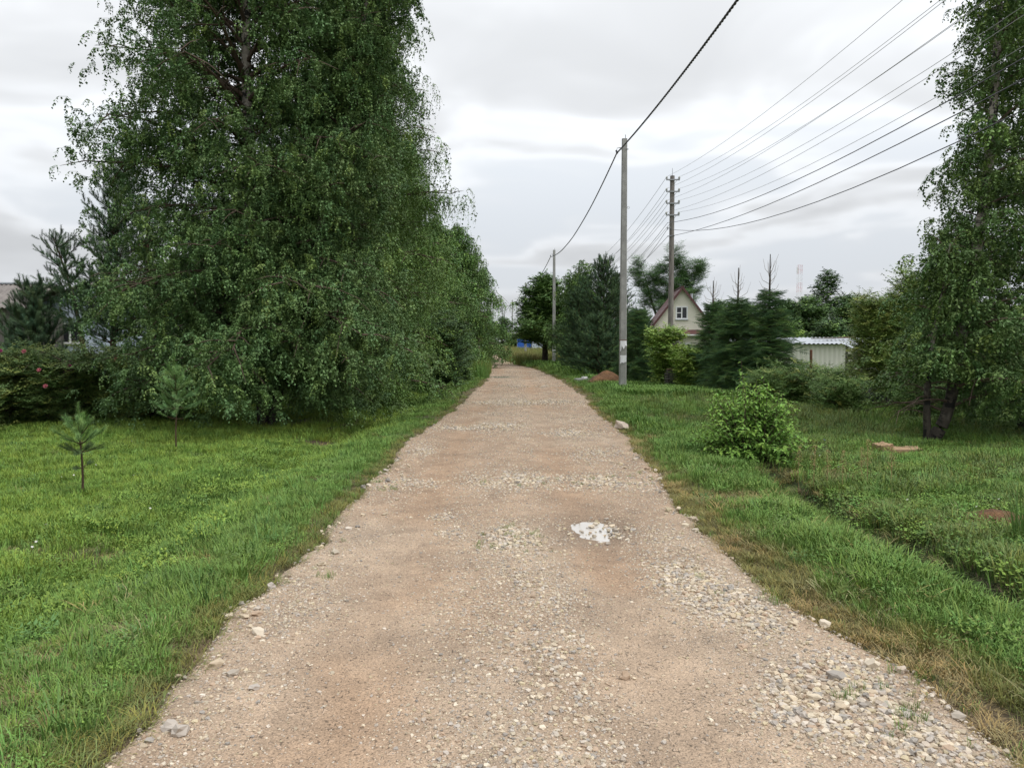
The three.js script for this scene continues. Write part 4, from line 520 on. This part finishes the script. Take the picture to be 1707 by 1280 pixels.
// ------------------------------------------------------------------ old line with insulators
const oldSpots = [[7.1, -5], [7.4, 32], [7.7, 69.5], [8.0, 108]], heads = [];
{
  let proto; const H = 8.75;
  oldSpots.forEach(([x, d], k) => {
    let o; const y = land(x, d) - 0.15;
    if (!proto) {
      o = proto = thing('insulator_pole', '', 'pole', 0, 0, 0);
      part('shaft', new Acc().tube([V(0, 0, 0), V(0, H * 0.5, 0), V(0, H - 0.02, 0), V(0, H, 0)], [0.125, 0.11, 0.095, 0.02], 12, 1).geo(), M.oldPole, o);
      part('spike', new THREE.CylinderGeometry(0.008, 0.012, 0.4, 6).translate(0, H + 0.1, 0), M.steel, o);
      for (let a = 0; a < 4; a++) {
        const yy = H - 0.2 - a * 0.48, arm = part('cross_arm', merge([box(0.56, 0.05, 0.05, 0, yy, 0.12), box(0.2, 0.03, 0.2, 0, yy, 0.02)]), M.steel, o);
        for (const s of [-1, 1]) {
          part('insulator', new THREE.LatheGeometry([[0, 0], [0.02, 0], [0.045, 0.02], [0.03, 0.05], [0.05, 0.06], [0.03, 0.1], [0.015, 0.12], [0, 0.125]].map(([a2, b2]) => new THREE.Vector2(a2, b2)), 10).translate(s * 0.26, yy + 0.03, 0.12), M.glassy, arm);
        }
      }
      part('cable_hook', merge([box(0.16, 0.03, 0.03, -0.14, H - 2.15, 0.1), box(0.03, 0.1, 0.03, -0.21, H - 2.2, 0.1), box(0.16, 0.03, 0.03, -0.12, H - 2.5, 0.1)]), M.steel, o);
      const wrap = ring(0.118, 0.012, 18); wrap.rotateX(Math.PI / 2); wrap.translate(0, H - 2.48, 0); part('clamp_band', wrap, M.steel, o);
    } else { o = proto.clone(); o.name = numbered('insulator_pole'); scene.add(o); }
    o.position.set(x, y, -d); tag(o, ['old pole behind the viewer with four insulator arms', 'weathered pole with four rows of insulators before the cream house', 'old brown pole with insulators rising behind the pine clump', 'old brown pole with insulators far down the line'][k], 'pole', 'old poles with insulators'); heads.push(V(x, y + H, -d));
  });
  for (let a = 0; a < 4; a++) for (const s of [-1, 1]) {
    const A = new Acc(), sag = 1.0 + a * 0.03 + (s > 0 ? 0.1 : 0) + (a % 2) * 0.06, off = V(s * 0.26, -0.2 - a * 0.48 + 0.12, 0.12);
    for (let k = 0; k < 3; k++) { const l = span(heads[k].clone().add(off), heads[k + 1].clone().add(off), sag, 22); A.tube(l, l.map(() => (k ? 0.008 : 0.0048)), 5); }
    tag(part('overhead_wire', A.geo(), M.wire), `thin bare wire on the ${s < 0 ? 'road' : 'garden'} side of the ${['top', 'second', 'third', 'lowest'][a]} insulator arm`, 'wire', 'thin wires of the old line');
  }
  for (const [drop, sag, label] of [[-2.2, 1.7, 'black bundled cable with the deepest sag on the insulator poles'], [-2.52, 0.95, 'lowest attached black bundled cable on the insulator poles'], [-1.95, 1.25, 'black bundled cable just below the insulators']]) {
    const A = new Acc(), off = V(-0.2, drop, 0.1); for (let k = 0; k < 3; k++) { const l = span(heads[k].clone().add(off), heads[k + 1].clone().add(off), sag, 22); A.tube(l, l.map(() => 0.0092), 5); }
    tag(part('bundled_cable', A.geo(), M.cable), label, 'cable', 'bundled cables of the old line');
  }
}

// ------------------------------------------------------------------ cream house with steep maroon roof
{
  const x = 14.75, d = 60, y = land(x, d), o = thing('house', 'small cream house with steep maroon gable roof and white window', 'house', x, y, -d, -0.12), W = 5.5, e = 2.9, pk = 6.45, D = 6.2, sk = 3.05;
  // the gable stands in board courses with shallow laps
  const courses = []; for (let h = sk; h < pk - 0.35; h += 0.16) { const w = W * (1 - (h + 0.08 - e) / (pk - e)) - 0.12; if (w > 0.1) courses.push(box(w, 0.156, 0.06, 0, h + 0.08, 0, 0, 0.09)); }
  const lower = []; for (let h = 0; h < e - 0.1; h += 0.16) lower.push(box(W - 0.3, 0.156, 0.06, 0, h + 0.08, -0.02, 0, 0.09));
  part('gable_wall', merge(courses), M.cream, o); part('front_wall', merge(lower), M.cream, o);
  const side = []; for (let h = 0; h < e; h += 0.16) for (const s of [-1, 1]) side.push(box(0.06, 0.156, D - 0.4, s * (W / 2 - 0.16), h + 0.08, -D / 2)); part('side_walls', merge(side), M.cream, o);
  const run = Math.hypot(W / 2 + 0.25, pk - e + 0.35), slope = Math.atan2(pk - e + 0.35, W / 2 + 0.25);
  for (const s of [-1, 1]) {   // steps of the metal tile sheet
    const g = []; for (let k = 0; k < 12; k++) { const t = (k + 0.5) / 12, px = s * t * (W / 2 + 0.25), py = pk - t * (pk - e + 0.35) + 0.04; g.push(box(run / 12 + 0.02, 0.035, D + 0.5, px, py, -D / 2 + 0.1, 0, 0, -s * (slope - 0.035))); }
    const r = part('roof', merge(g), M.maroon, o); part('barge_board', box(run, 0.16, 0.04, s * (W / 4 + 0.125), pk - (pk - e + 0.35) / 2 - 0.03, 0.37, 0, 0, -s * slope), M.maroon, r);
  }
  part('ridge_cap', box(0.22, 0.06, D + 0.54, 0, pk + 0.06, -D / 2 + 0.1), M.maroon, o);
  part('skirt_roof', merge([box(W + 0.3, 0.04, 0.75, 0, sk - 0.06, 0.3, 0, 0.5)]), M.maroon, o); part('skirt_fascia', box(W + 0.32, 0.1, 0.05, 0, sk - 0.3, 0.66), M.white, o);
  const win = (cx, cy, w, h, z) => { const f = part('window', merge([box(w + 0.16, 0.1, 0.08, cx, cy + h / 2 + 0.03, z), box(w + 0.16, 0.1, 0.08, cx, cy - h / 2 - 0.03, z), box(0.1, h - 0.04, 0.08, cx - w / 2 - 0.03, cy, z), box(0.1, h - 0.04, 0.08, cx + w / 2 + 0.03, cy, z), box(0.09, h - 0.04, 0.06, cx, cy, z + 0.003), box(w / 2 - 0.07, 0.06, 0.05, cx - w / 4 - 0.01, cy, z)]), M.white, o); part('pane', box(w / 2 - 0.02, h, 0.015, cx - w / 4, cy, z - 0.01), M.pane, f); part('pane', box(w / 2 - 0.02, h, 0.015, cx + w / 4, cy, z - 0.01), M.pane, f); part('sill', box(w + 0.24, 0.05, 0.16, cx, cy - h / 2 - 0.1, z + 0.04), M.zinc, f); };
  win(-0.02, 4.48, 0.78, 0.86, 0.05); win(0.35, 1.5, 0.7, 1.1, 0.03);
  part('chimney_pipe', new THREE.CylinderGeometry(0.11, 0.11, 1.5, 14).translate(1.02, 5.35, -2.2), M.zinc, o);
}
// ------------------------------------------------------------------ metal shed on the right
function corrugated(w, h, pitch, amp, horizontal) { const n = Math.round(w / pitch) * 6, p = [], idx = [], u = []; for (let i = 0; i <= n; i++) { const x = w * (i / n - 0.5), z = amp * clamp(1.6 * Math.sin((i / 6) * 6.283), -1, 1); p.push(x, 0, z, x, h, z); u.push(x, 0, x, h); if (i < n) idx.push(i * 2, i * 2 + 2, i * 2 + 1, i * 2 + 2, i * 2 + 3, i * 2 + 1); } const g = new THREE.BufferGeometry(); g.setAttribute('position', new THREE.Float32BufferAttribute(p, 3)); g.setAttribute('uv', new THREE.Float32BufferAttribute(u, 2)); g.setIndex(idx); g.computeVertexNormals(); return g; }
{
  const d = 34, x = 14.5, y = land(x, d), o = thing('metal_shed', 'low cream corrugated metal shed with pale tin roof', 'shed', x, y, -d, -0.22), W = 7.0, D = 3.2, h = 1.98;
  part('front_wall', corrugated(W, h, 0.2, 0.018), M.creamMetal, o); const b = corrugated(W, h + 0.22, 0.2, 0.018); b.translate(0, 0, -D); part('back_wall', b, M.creamMetal, o);
  for (const s of [-1, 1]) { const g = corrugated(D, h + 0.1, 0.2, 0.018); g.rotateY(Math.PI / 2); g.translate(s * W / 2, 0, -D / 2); part('side_wall', g, M.creamMetal, o); }
  const r = corrugated(W + 0.4, D + 0.6, 0.19, 0.02); r.rotateX(-Math.PI / 2 + 0.075); r.translate(0, h + 0.04, 0.3); part('roof', r, M.zinc, o);
  for (let k = 0; k < 3; k++) part('roof_board', box(1.1 - k * 0.2, 0.04, 0.18, 0.5 + k * 0.55, h + 0.22 + 0.075 * (1.6 + k * 0.25) - 0.06, -1.5 - k * 0.25, 0.2 - k * 0.15, 0.075), k === 2 ? M.rust : M.greyWood, o);
}
{ const x = 13.4, d = 27, y = land(x, d), o = thing('lean_to', 'small open lean-to with a bright tin roof behind the fruit trees', 'shed', x, y, -d, -0.2); const r = corrugated(1.5, 1.2, 0.15, 0.015); r.rotateX(-Math.PI / 2 + 0.12); r.translate(0, 1.75, 0.5); part('roof', r, M.zinc, o); for (const [px, pz] of [[-0.65, 0.4], [0.65, 0.4], [-0.65, -0.6], [0.65, -0.6]]) part('post', box(0.08, 1.76 - 0.12 * (pz - 0.5), 0.08, px, (1.76 - 0.12 * (pz - 0.5)) / 2 - 0.03, pz), M.greyWood, o); part('back_boards', merge([0, 1, 2, 3, 4].map((k) => box(1.35, 0.22, 0.03, 0, 0.3 + k * 0.28, -0.66))), M.greyWood, o); }
[[9.1, 21.8, 1.55, 'rusty iron fence post before the metal shed'], [10.4, 21.6, 1.45, 'rusty iron fence post beside the pale fruit tree trunk']].forEach(([x, d, h, label]) => { const o = thing('fence_post', label, 'post', x, land(x, d) - 0.1, -d, 0.3, 'rusty fence posts'); part('tube', new THREE.CylinderGeometry(0.038, 0.038, h, 10).translate(0, h / 2, 0), M.rust, o); part('cap', new THREE.CylinderGeometry(0.03, 0.042, 0.03, 10).translate(0, h + 0.015, 0), M.rust, o); part('hook', new Acc().tube([V(0.03, h * 0.8, 0), V(0.07, h * 0.82, 0), V(0.07, h * 0.86, 0)], [0.006, 0.006, 0.005], 5).geo(), M.rust, o); });
{ const x = 10.1, d = 20.4, y = land(x, d), o = thing('tarp_heap', 'black plastic sheet over a heap with a leaning white board', 'heap', x, y, -d), g = new THREE.SphereGeometry(0.5, 20, 12, 0, 6.283, 0, 1.6), p = g.attributes.position; for (let i = 0; i < p.count; i++) { const f = 0.85 + 0.35 * fbm(p.getX(i) * 4, p.getZ(i) * 4 + p.getY(i) * 3, 3); p.setXYZ(i, p.getX(i) * f, p.getY(i) * f * 1.15, p.getZ(i) * f * 0.8); } g.computeVertexNormals(); part('sheet', g, M.tarp, o); part('board', box(0.1, 0.75, 0.03, 0.3, 0.36, 0.36, 0, -0.25, 0.35), M.white, o); }

// ------------------------------------------------------------------ buildings on the left
{ const x = -21.6, d = 30, y = land(x, d), o = thing('grey_shed', 'old shed with weathered boards and grey corrugated roof', 'shed', x, y, -d, 0.1), W = 7; 
  const bd = []; for (let k = 0; k < 44; k++) part('board', box(0.15, 3.0 + 0.05 * Math.sin(k * 5), 0.03, -W / 2 + 0.08 + k * 0.16, 1.5, 0.004 * (k % 3)), M.greyWood, o);
  const r = corrugated(W + 0.5, 2.6, 0.17, 0.025); r.rotateX(-Math.PI / 2 + 0.42); r.translate(0, 3.02, 0.35); part('roof', r, M.slate, o); const r2 = corrugated(W + 0.5, 2.4, 0.17, 0.025); r2.rotateX(-Math.PI / 2 - 0.42); r2.translate(0, 4.1, -2.0); part('roof', r2, M.slate, o); part('ridge', box(W + 0.5, 0.06, 0.2, 0, 4.12, -2.03), M.zinc, o); part('back_wall', box(W, 3, 0.06, 0, 1.5, -4.1), M.greyWood, o); for (const s of [-1, 1]) part('side_wall', box(0.06, 3, 4, s * W / 2, 1.5, -2.05), M.greyWood, o); }
{ const x = -17.4, d = 33.5, y = land(x, d), o = thing('blue_house', 'pale blue house wall with a white window behind the pines', 'house', x, y, -d, 0.15), W = 4.2; part('wall', box(W, 3.3, 4, 0, 1.65, -2), M.paleBlue, o); 
  for (const s of [-1, 1]) part('roof', box(2.7, 0.06, 4.6, s * 1.2, 3.75, -2, 0, 0, -s * 0.42), M.slate, o);
  const tri = new THREE.Shape([new THREE.Vector2(-W / 2, 0), new THREE.Vector2(W / 2, 0), new THREE.Vector2(0, 0.9)]); part('gable', new THREE.ExtrudeGeometry(tri, { depth: 0.1, bevelEnabled: false }).translate(0, 3.3, -0.14), M.paleBlue, o);
  for (const cx of [-0.75]) { const f = part('window', merge([box(0.95, 0.09, 0.08, cx, 2.55, 0.03), box(0.95, 0.09, 0.08, cx, 1.7, 0.03), box(0.09, 0.76, 0.08, cx - 0.43, 2.125, 0.03), box(0.09, 0.76, 0.08, cx + 0.43, 2.125, 0.03), box(0.07, 0.76, 0.06, cx, 2.125, 0.033)]), M.white, o); part('pane', box(0.8, 0.8, 0.02, cx, 2.125, 0.012), M.pane, f); } }
// far blue fence, posts and the mast
{ const x = 4.55, d = 108, y = land(x, d), o = thing('blue_gate', 'bright blue metal fence panel far beyond the tall weeds', 'fence', x, y, -d, 0.1); for (let k = 0; k < 2; k++) { const g = corrugated(0.95, 1.75, 0.16, 0.02); g.translate(-0.75 + k * 1.05, 0.15, 0); part('panel', g, M.blue, o); } for (let k = 0; k < 3; k++) part('post', box(0.08, 2, 0.08, -1.25 + k * 1.03, 1, -0.06), M.steel, o); }
{ const x = 6.35, d = 108, y = land(x, d), o = thing('pale_fence', 'pale grey metal fence beside the blue panel', 'fence', x, y, -d, 0.05); for (let k = 0; k < 2; k++) { const g = corrugated(0.95, 1.6, 0.16, 0.02); g.translate(-0.5 + k * 1.0, 0.15, 0); part('panel', g, M.paleMetal, o); } for (let k = 0; k < 3; k++) part('post', box(0.07, 1.8, 0.07, -1.02 + k * 1.02, 0.9, -0.06), M.steel, o); }
{ const x = -1.45, d = 34, y = land(x, d) - 0.1, o = thing('boundary_post', 'thin pale post leaning among shrubs at the left road edge', 'post', x, y, -d, 0); o.rotation.z = 0.08; part('stake', box(0.06, 1.1, 0.05, 0, 0.55, 0), M.greyWood, o); part('white_band', box(0.068, 0.28, 0.058, 0, 0.97, 0), M.white, o); }
{ const x = 120, d = 300, o = thing('radio_mast', 'red and white lattice mast far behind the thicket', 'mast', x, land(x, d), -d), H = 31.5, w = 0.75;
  for (let k = 0; k < 9; k++) { const y0 = H * k / 9, y1 = H * (k + 1) / 9, A = new Acc(); for (const [a, b] of [[-1, -1], [1, -1], [1, 1], [-1, 1]]) { A.tube([V(a * w, y0, b * w), V(a * w, y1, b * w)], [0.035, 0.035], 4); } for (const b of [-1, 1]) for (let j = 0; j < 2; j++) { const ya = lerp(y0, y1, j / 2), yb = lerp(y0, y1, (j + 1) / 2); A.tube([V(-w, ya, b * w), V(w, yb, b * w)], [0.02, 0.02], 4); A.tube([V(b * w, ya, -w), V(b * w, yb, w)], [0.02, 0.02], 4); A.tube([V(-w, yb, b * w), V(w, yb, b * w)], [0.02, 0.02], 4); } part('section', A.geo(), k % 2 ? M.white : M.red, o); }
  part('antenna', box(0.5, 2.2, 0.4, -1.1, H - 2, 0.6), M.white, o); }
// ------------------------------------------------------------------ small heaps, planks, slabs
function heap(name, label, x, d, w, h, l, material) { const g = new THREE.SphereGeometry(1, 40, 20, 0, 6.283, 0, Math.PI / 2), p = g.attributes.position; for (let i = 0; i < p.count; i++) { const a = p.getX(i), c = p.getZ(i), R = Math.hypot(a, c), f = 1 + (fbm(a * 2 + x, c * 2 + d, 3) - 0.5) * 0.5; p.setXYZ(i, a * w * f, (Math.pow(Math.max(0, 1 - R), 0.85) + (fbm(a * 6 + x, c * 6, 3) - 0.5) * 0.22 * (1 - R)) * h - 0.03, c * l * f); } g.computeVertexNormals(); const o = part(name, g, material); o.position.set(x, land(x, d), -d); return tag(o, label, 'soil heap'); }
heap('soil_heap', 'reddish soil heap behind the pole with notices', 4.25, 28.8, 1.0, 0.62, 0.8, M.soilHeap);
heap('soil_patch', 'low bare patch of reddish earth by the ditch plants', 4.5, 6.75, 0.55, 0.16, 0.42, M.soilHeap);
{ const x = 3.15, d = 30, o = thing('concrete_slab', 'flat grey slab lying in grass before the soil heap', 'slab', x + 0.3, land(x, d) + 0.05, -d, 0.2); part('slab', box(0.5, 0.1, 0.4, 0, 0.05, 0, 0, 0, 0.04), M.concrete, o); part('chunk', box(0.18, 0.07, 0.15, 0.1, 0.135, 0.05, 0.4), M.white, o); }
{ const x = 6.45, d = 26.8, o = thing('plank_stack', 'rough stack of old planks by the maple saplings', 'planks', x, land(x, d), -d, 0.15), r = rand(9); for (let k = 0; k < 9; k++) part('plank', box(0.75 + r() * 0.2, 0.045, 0.16, (r() - 0.5) * 0.12, 0.05 + k * 0.082, (r() - 0.5) * 0.2, (r() - 0.5) * 0.3, 0, (r() - 0.5) * 0.06), k === 8 ? M.plank : M.greyWood, o); for (const s of [-1, 1]) part('bearer', box(0.08, 0.72, 0.1, s * 0.26, 0.36, -0.16), M.greyWood, o); }
{ const x = 6.1, d = 11.4, y = land(x, d), slab = (label, px, pz, w, h, l, turn, seed) => { const g = new THREE.BoxGeometry(w, h, l, 8, 3, 6), p = g.attributes.position; for (let i = 0; i < p.count; i++) { const f = (k) => (hash2(Math.round(p.getX(i) * 300) + seed * 7, Math.round(p.getY(i) * 300) * 31 + Math.round(p.getZ(i) * 300) + k) - 0.5); p.setXYZ(i, p.getX(i) * (1 + f(1) * 0.09), p.getY(i) * (1 + f(2) * 0.3), p.getZ(i) * (1 + f(3) * 0.09)); } g.deleteAttribute('normal'); const m = M.brick.clone(); m.flatShading = true; const o = part('stone_slab', g, m); o.position.set(px, y + h / 2 - 0.01, -pz); o.rotation.set(0.08, turn, 0.05); tag(o, label, 'slab'); };
  slab('smaller blocky tan stone by the forked birch', x - 0.22, d, 0.22, 0.14, 0.2, 0.3, 1); slab('longer flat tan stone slab by the forked birch', x + 0.1, d - 0.05, 0.42, 0.085, 0.24, -0.2, 2); }
// ------------------------------------------------------------------ single plants by the ditch
{
  const r = rand(301), leafG = (() => { const A = new Acc(); for (let k = 0; k < 5; k++) { const s0 = k / 5, s1 = (k + 1) / 5, w = (s) => 0.16 * Math.sin(Math.PI * Math.min(1, 0.12 + s * 0.88)) + 0.01, y = (s) => 0.75 * s - 0.55 * s * s; for (const e of [-1, 1]) { A.tri(V(0, y(s0), s0), V(e * w(s0), y(s0) + 0.06, s0), V(0, y(s1), s1)); A.tri(V(e * w(s0), y(s0) + 0.06, s0), V(e * w(s1), y(s1) + 0.06 * (k < 4 ? 1 : 0), s1), V(0, y(s1), s1)); } } return A.geo(); })();
  const dockMat = leafy(0.3, 0.6); dockMat.color.setRGB(0.13, 0.25, 0.05);
  [[3.75, 6.25, 0.34, 'broad leaved dock plant beside the bare earth patch'], [4.15, 5.7, 0.3, 'dock plant with long leaves under the tall grass clump'], [3.05, 7.6, 0.22, 'small dock plant on the ditch bank']].forEach(([x, d, s, label]) => { const o = thing('dock_plant', label, 'plant', x, land(x, d) - 0.01, -d); for (let k = 0; k < 9; k++) { const m = part('leaf', leafG, dockMat, o); m.rotation.set(0.1 - r() * 0.3, k * 2.4 + r(), (r() - 0.5) * 0.4, 'YXZ'); const q = s * 0.75 * (0.6 + r() * 0.6); m.scale.set(q, q * 0.75, q); } });
  const seedMat = leafy(0.2, 0.9); seedMat.color.setRGB(0.42, 0.25, 0.13); const stalkMat = std([0.3, 0.2, 0.1]);
  const seeds = (() => { const A = new Acc(), q = rand(8); for (let k = 0; k < 150; k++) { const y = 0.5 + 0.5 * q(), a = q() * 6.3, R = 0.02 + 0.07 * q() * (1.15 - y) * 2, b = q() * 6.3; A.leaf(V(Math.cos(a) * R, y, Math.sin(a) * R), V(Math.cos(b), q() - 0.3, Math.sin(b)).normalize(), V(-Math.sin(b), 0, Math.cos(b)), 0.022, 0.016); } return A.geo(); })();
  [[3.65, 8.6], [3.8, 8.2], [3.72, 8.4], [3.6, 8.9], [4.15, 8.35], [4.3, 8.15], [4.2, 8.6]].forEach(([x, d]) => { const o = thing('sorrel_stalk', 'dry reddish seed stalk of sorrel rising beyond the ditch', 'plant', x, land(x, d), -d, r() * 6, 'dry sorrel stalks'); const s = 0.42 + r() * 0.16, st = part('stalk', new Acc().tube([V(0, 0, 0), V(0.02, 0.5, 0), V(0.01, 0.98, 0.02)], [0.006, 0.005, 0.002], 4).geo(), stalkMat, o), sd = part('seed_head', seeds, seedMat, o); st.scale.setScalar(s); sd.scale.setScalar(s); });
  const tallG = tuft(66, 90, 0.62, 0.13, 0.009, 0.6), tallMat = leafy(0.3, 0.8); tallMat.color.setRGB(0.10, 0.19, 0.04); [[4.25, 5.95, 0.8, 'tall clump of long grass beside the dock plants']].forEach(([x, d, s, label]) => { const o = part('grass_clump', tallG, tallMat); o.position.set(x, land(x, d), -d); o.scale.setScalar(s); tag(o, label, 'grass'); });
  const petals = (() => { const A = new Acc(); for (let k = 0; k < 8; k++) { const a = k / 8 * 6.283; A.leaf(V(0, 0, 0), V(Math.cos(a), 0.35, Math.sin(a)).normalize(), V(-Math.sin(a), 0, Math.cos(a)), 0.016, 0.009, 0.1); } return A.geo(); })(), violet = leafy(0.3, 0.8); violet.color.setRGB(0.22, 0.16, 0.6);
  const fl = (list, name, label, group, mat, stalk, s) => list.forEach(([x, d]) => { const o = thing(name, label, 'flower', x, land(x, d), -d, r() * 6, group); part('stalk', new Acc().tube([V(0, 0, 0), V(0.01, stalk * 0.6, 0), V(0, stalk, 0)], [0.0025, 0.002, 0.0015], 4).geo(), stalkMat2, o); const b = part('blossom', petals, mat, o); b.position.y = stalk; b.rotation.x = 0.7; b.scale.setScalar(s); });
  const stalkMat2 = std([0.1, 0.17, 0.04]); const whiteP = leafy(0.3, 0.8); whiteP.color.setRGB(0.75, 0.74, 0.68);
  fl([[3.1, 5.35], [3.2, 5.42], [3.16, 5.2], [4.6, 11.5], [4.9, 11.2]], 'chicory_flower', 'small violet wildflower in the ditch grass', 'violet wildflowers', violet, 0.22, 1.5);
  const spotsW = []; for (let k = 0; k < 46; k++) { const d = 4.5 + r() * 8, x = r() < 0.6 ? edgeLeft0(d) - 1.9 - r() * 4 : edgeRight0(d) + 1.9 + r() * 3; if (Math.abs(x) < 0.68 * d) spotsW.push([x, d]); } fl(spotsW, 'clover_flower', 'tiny white clover blossom in the grass', 'white clover blossoms', whiteP, 0.11, 0.85);
}
renderer.render(scene, camera);
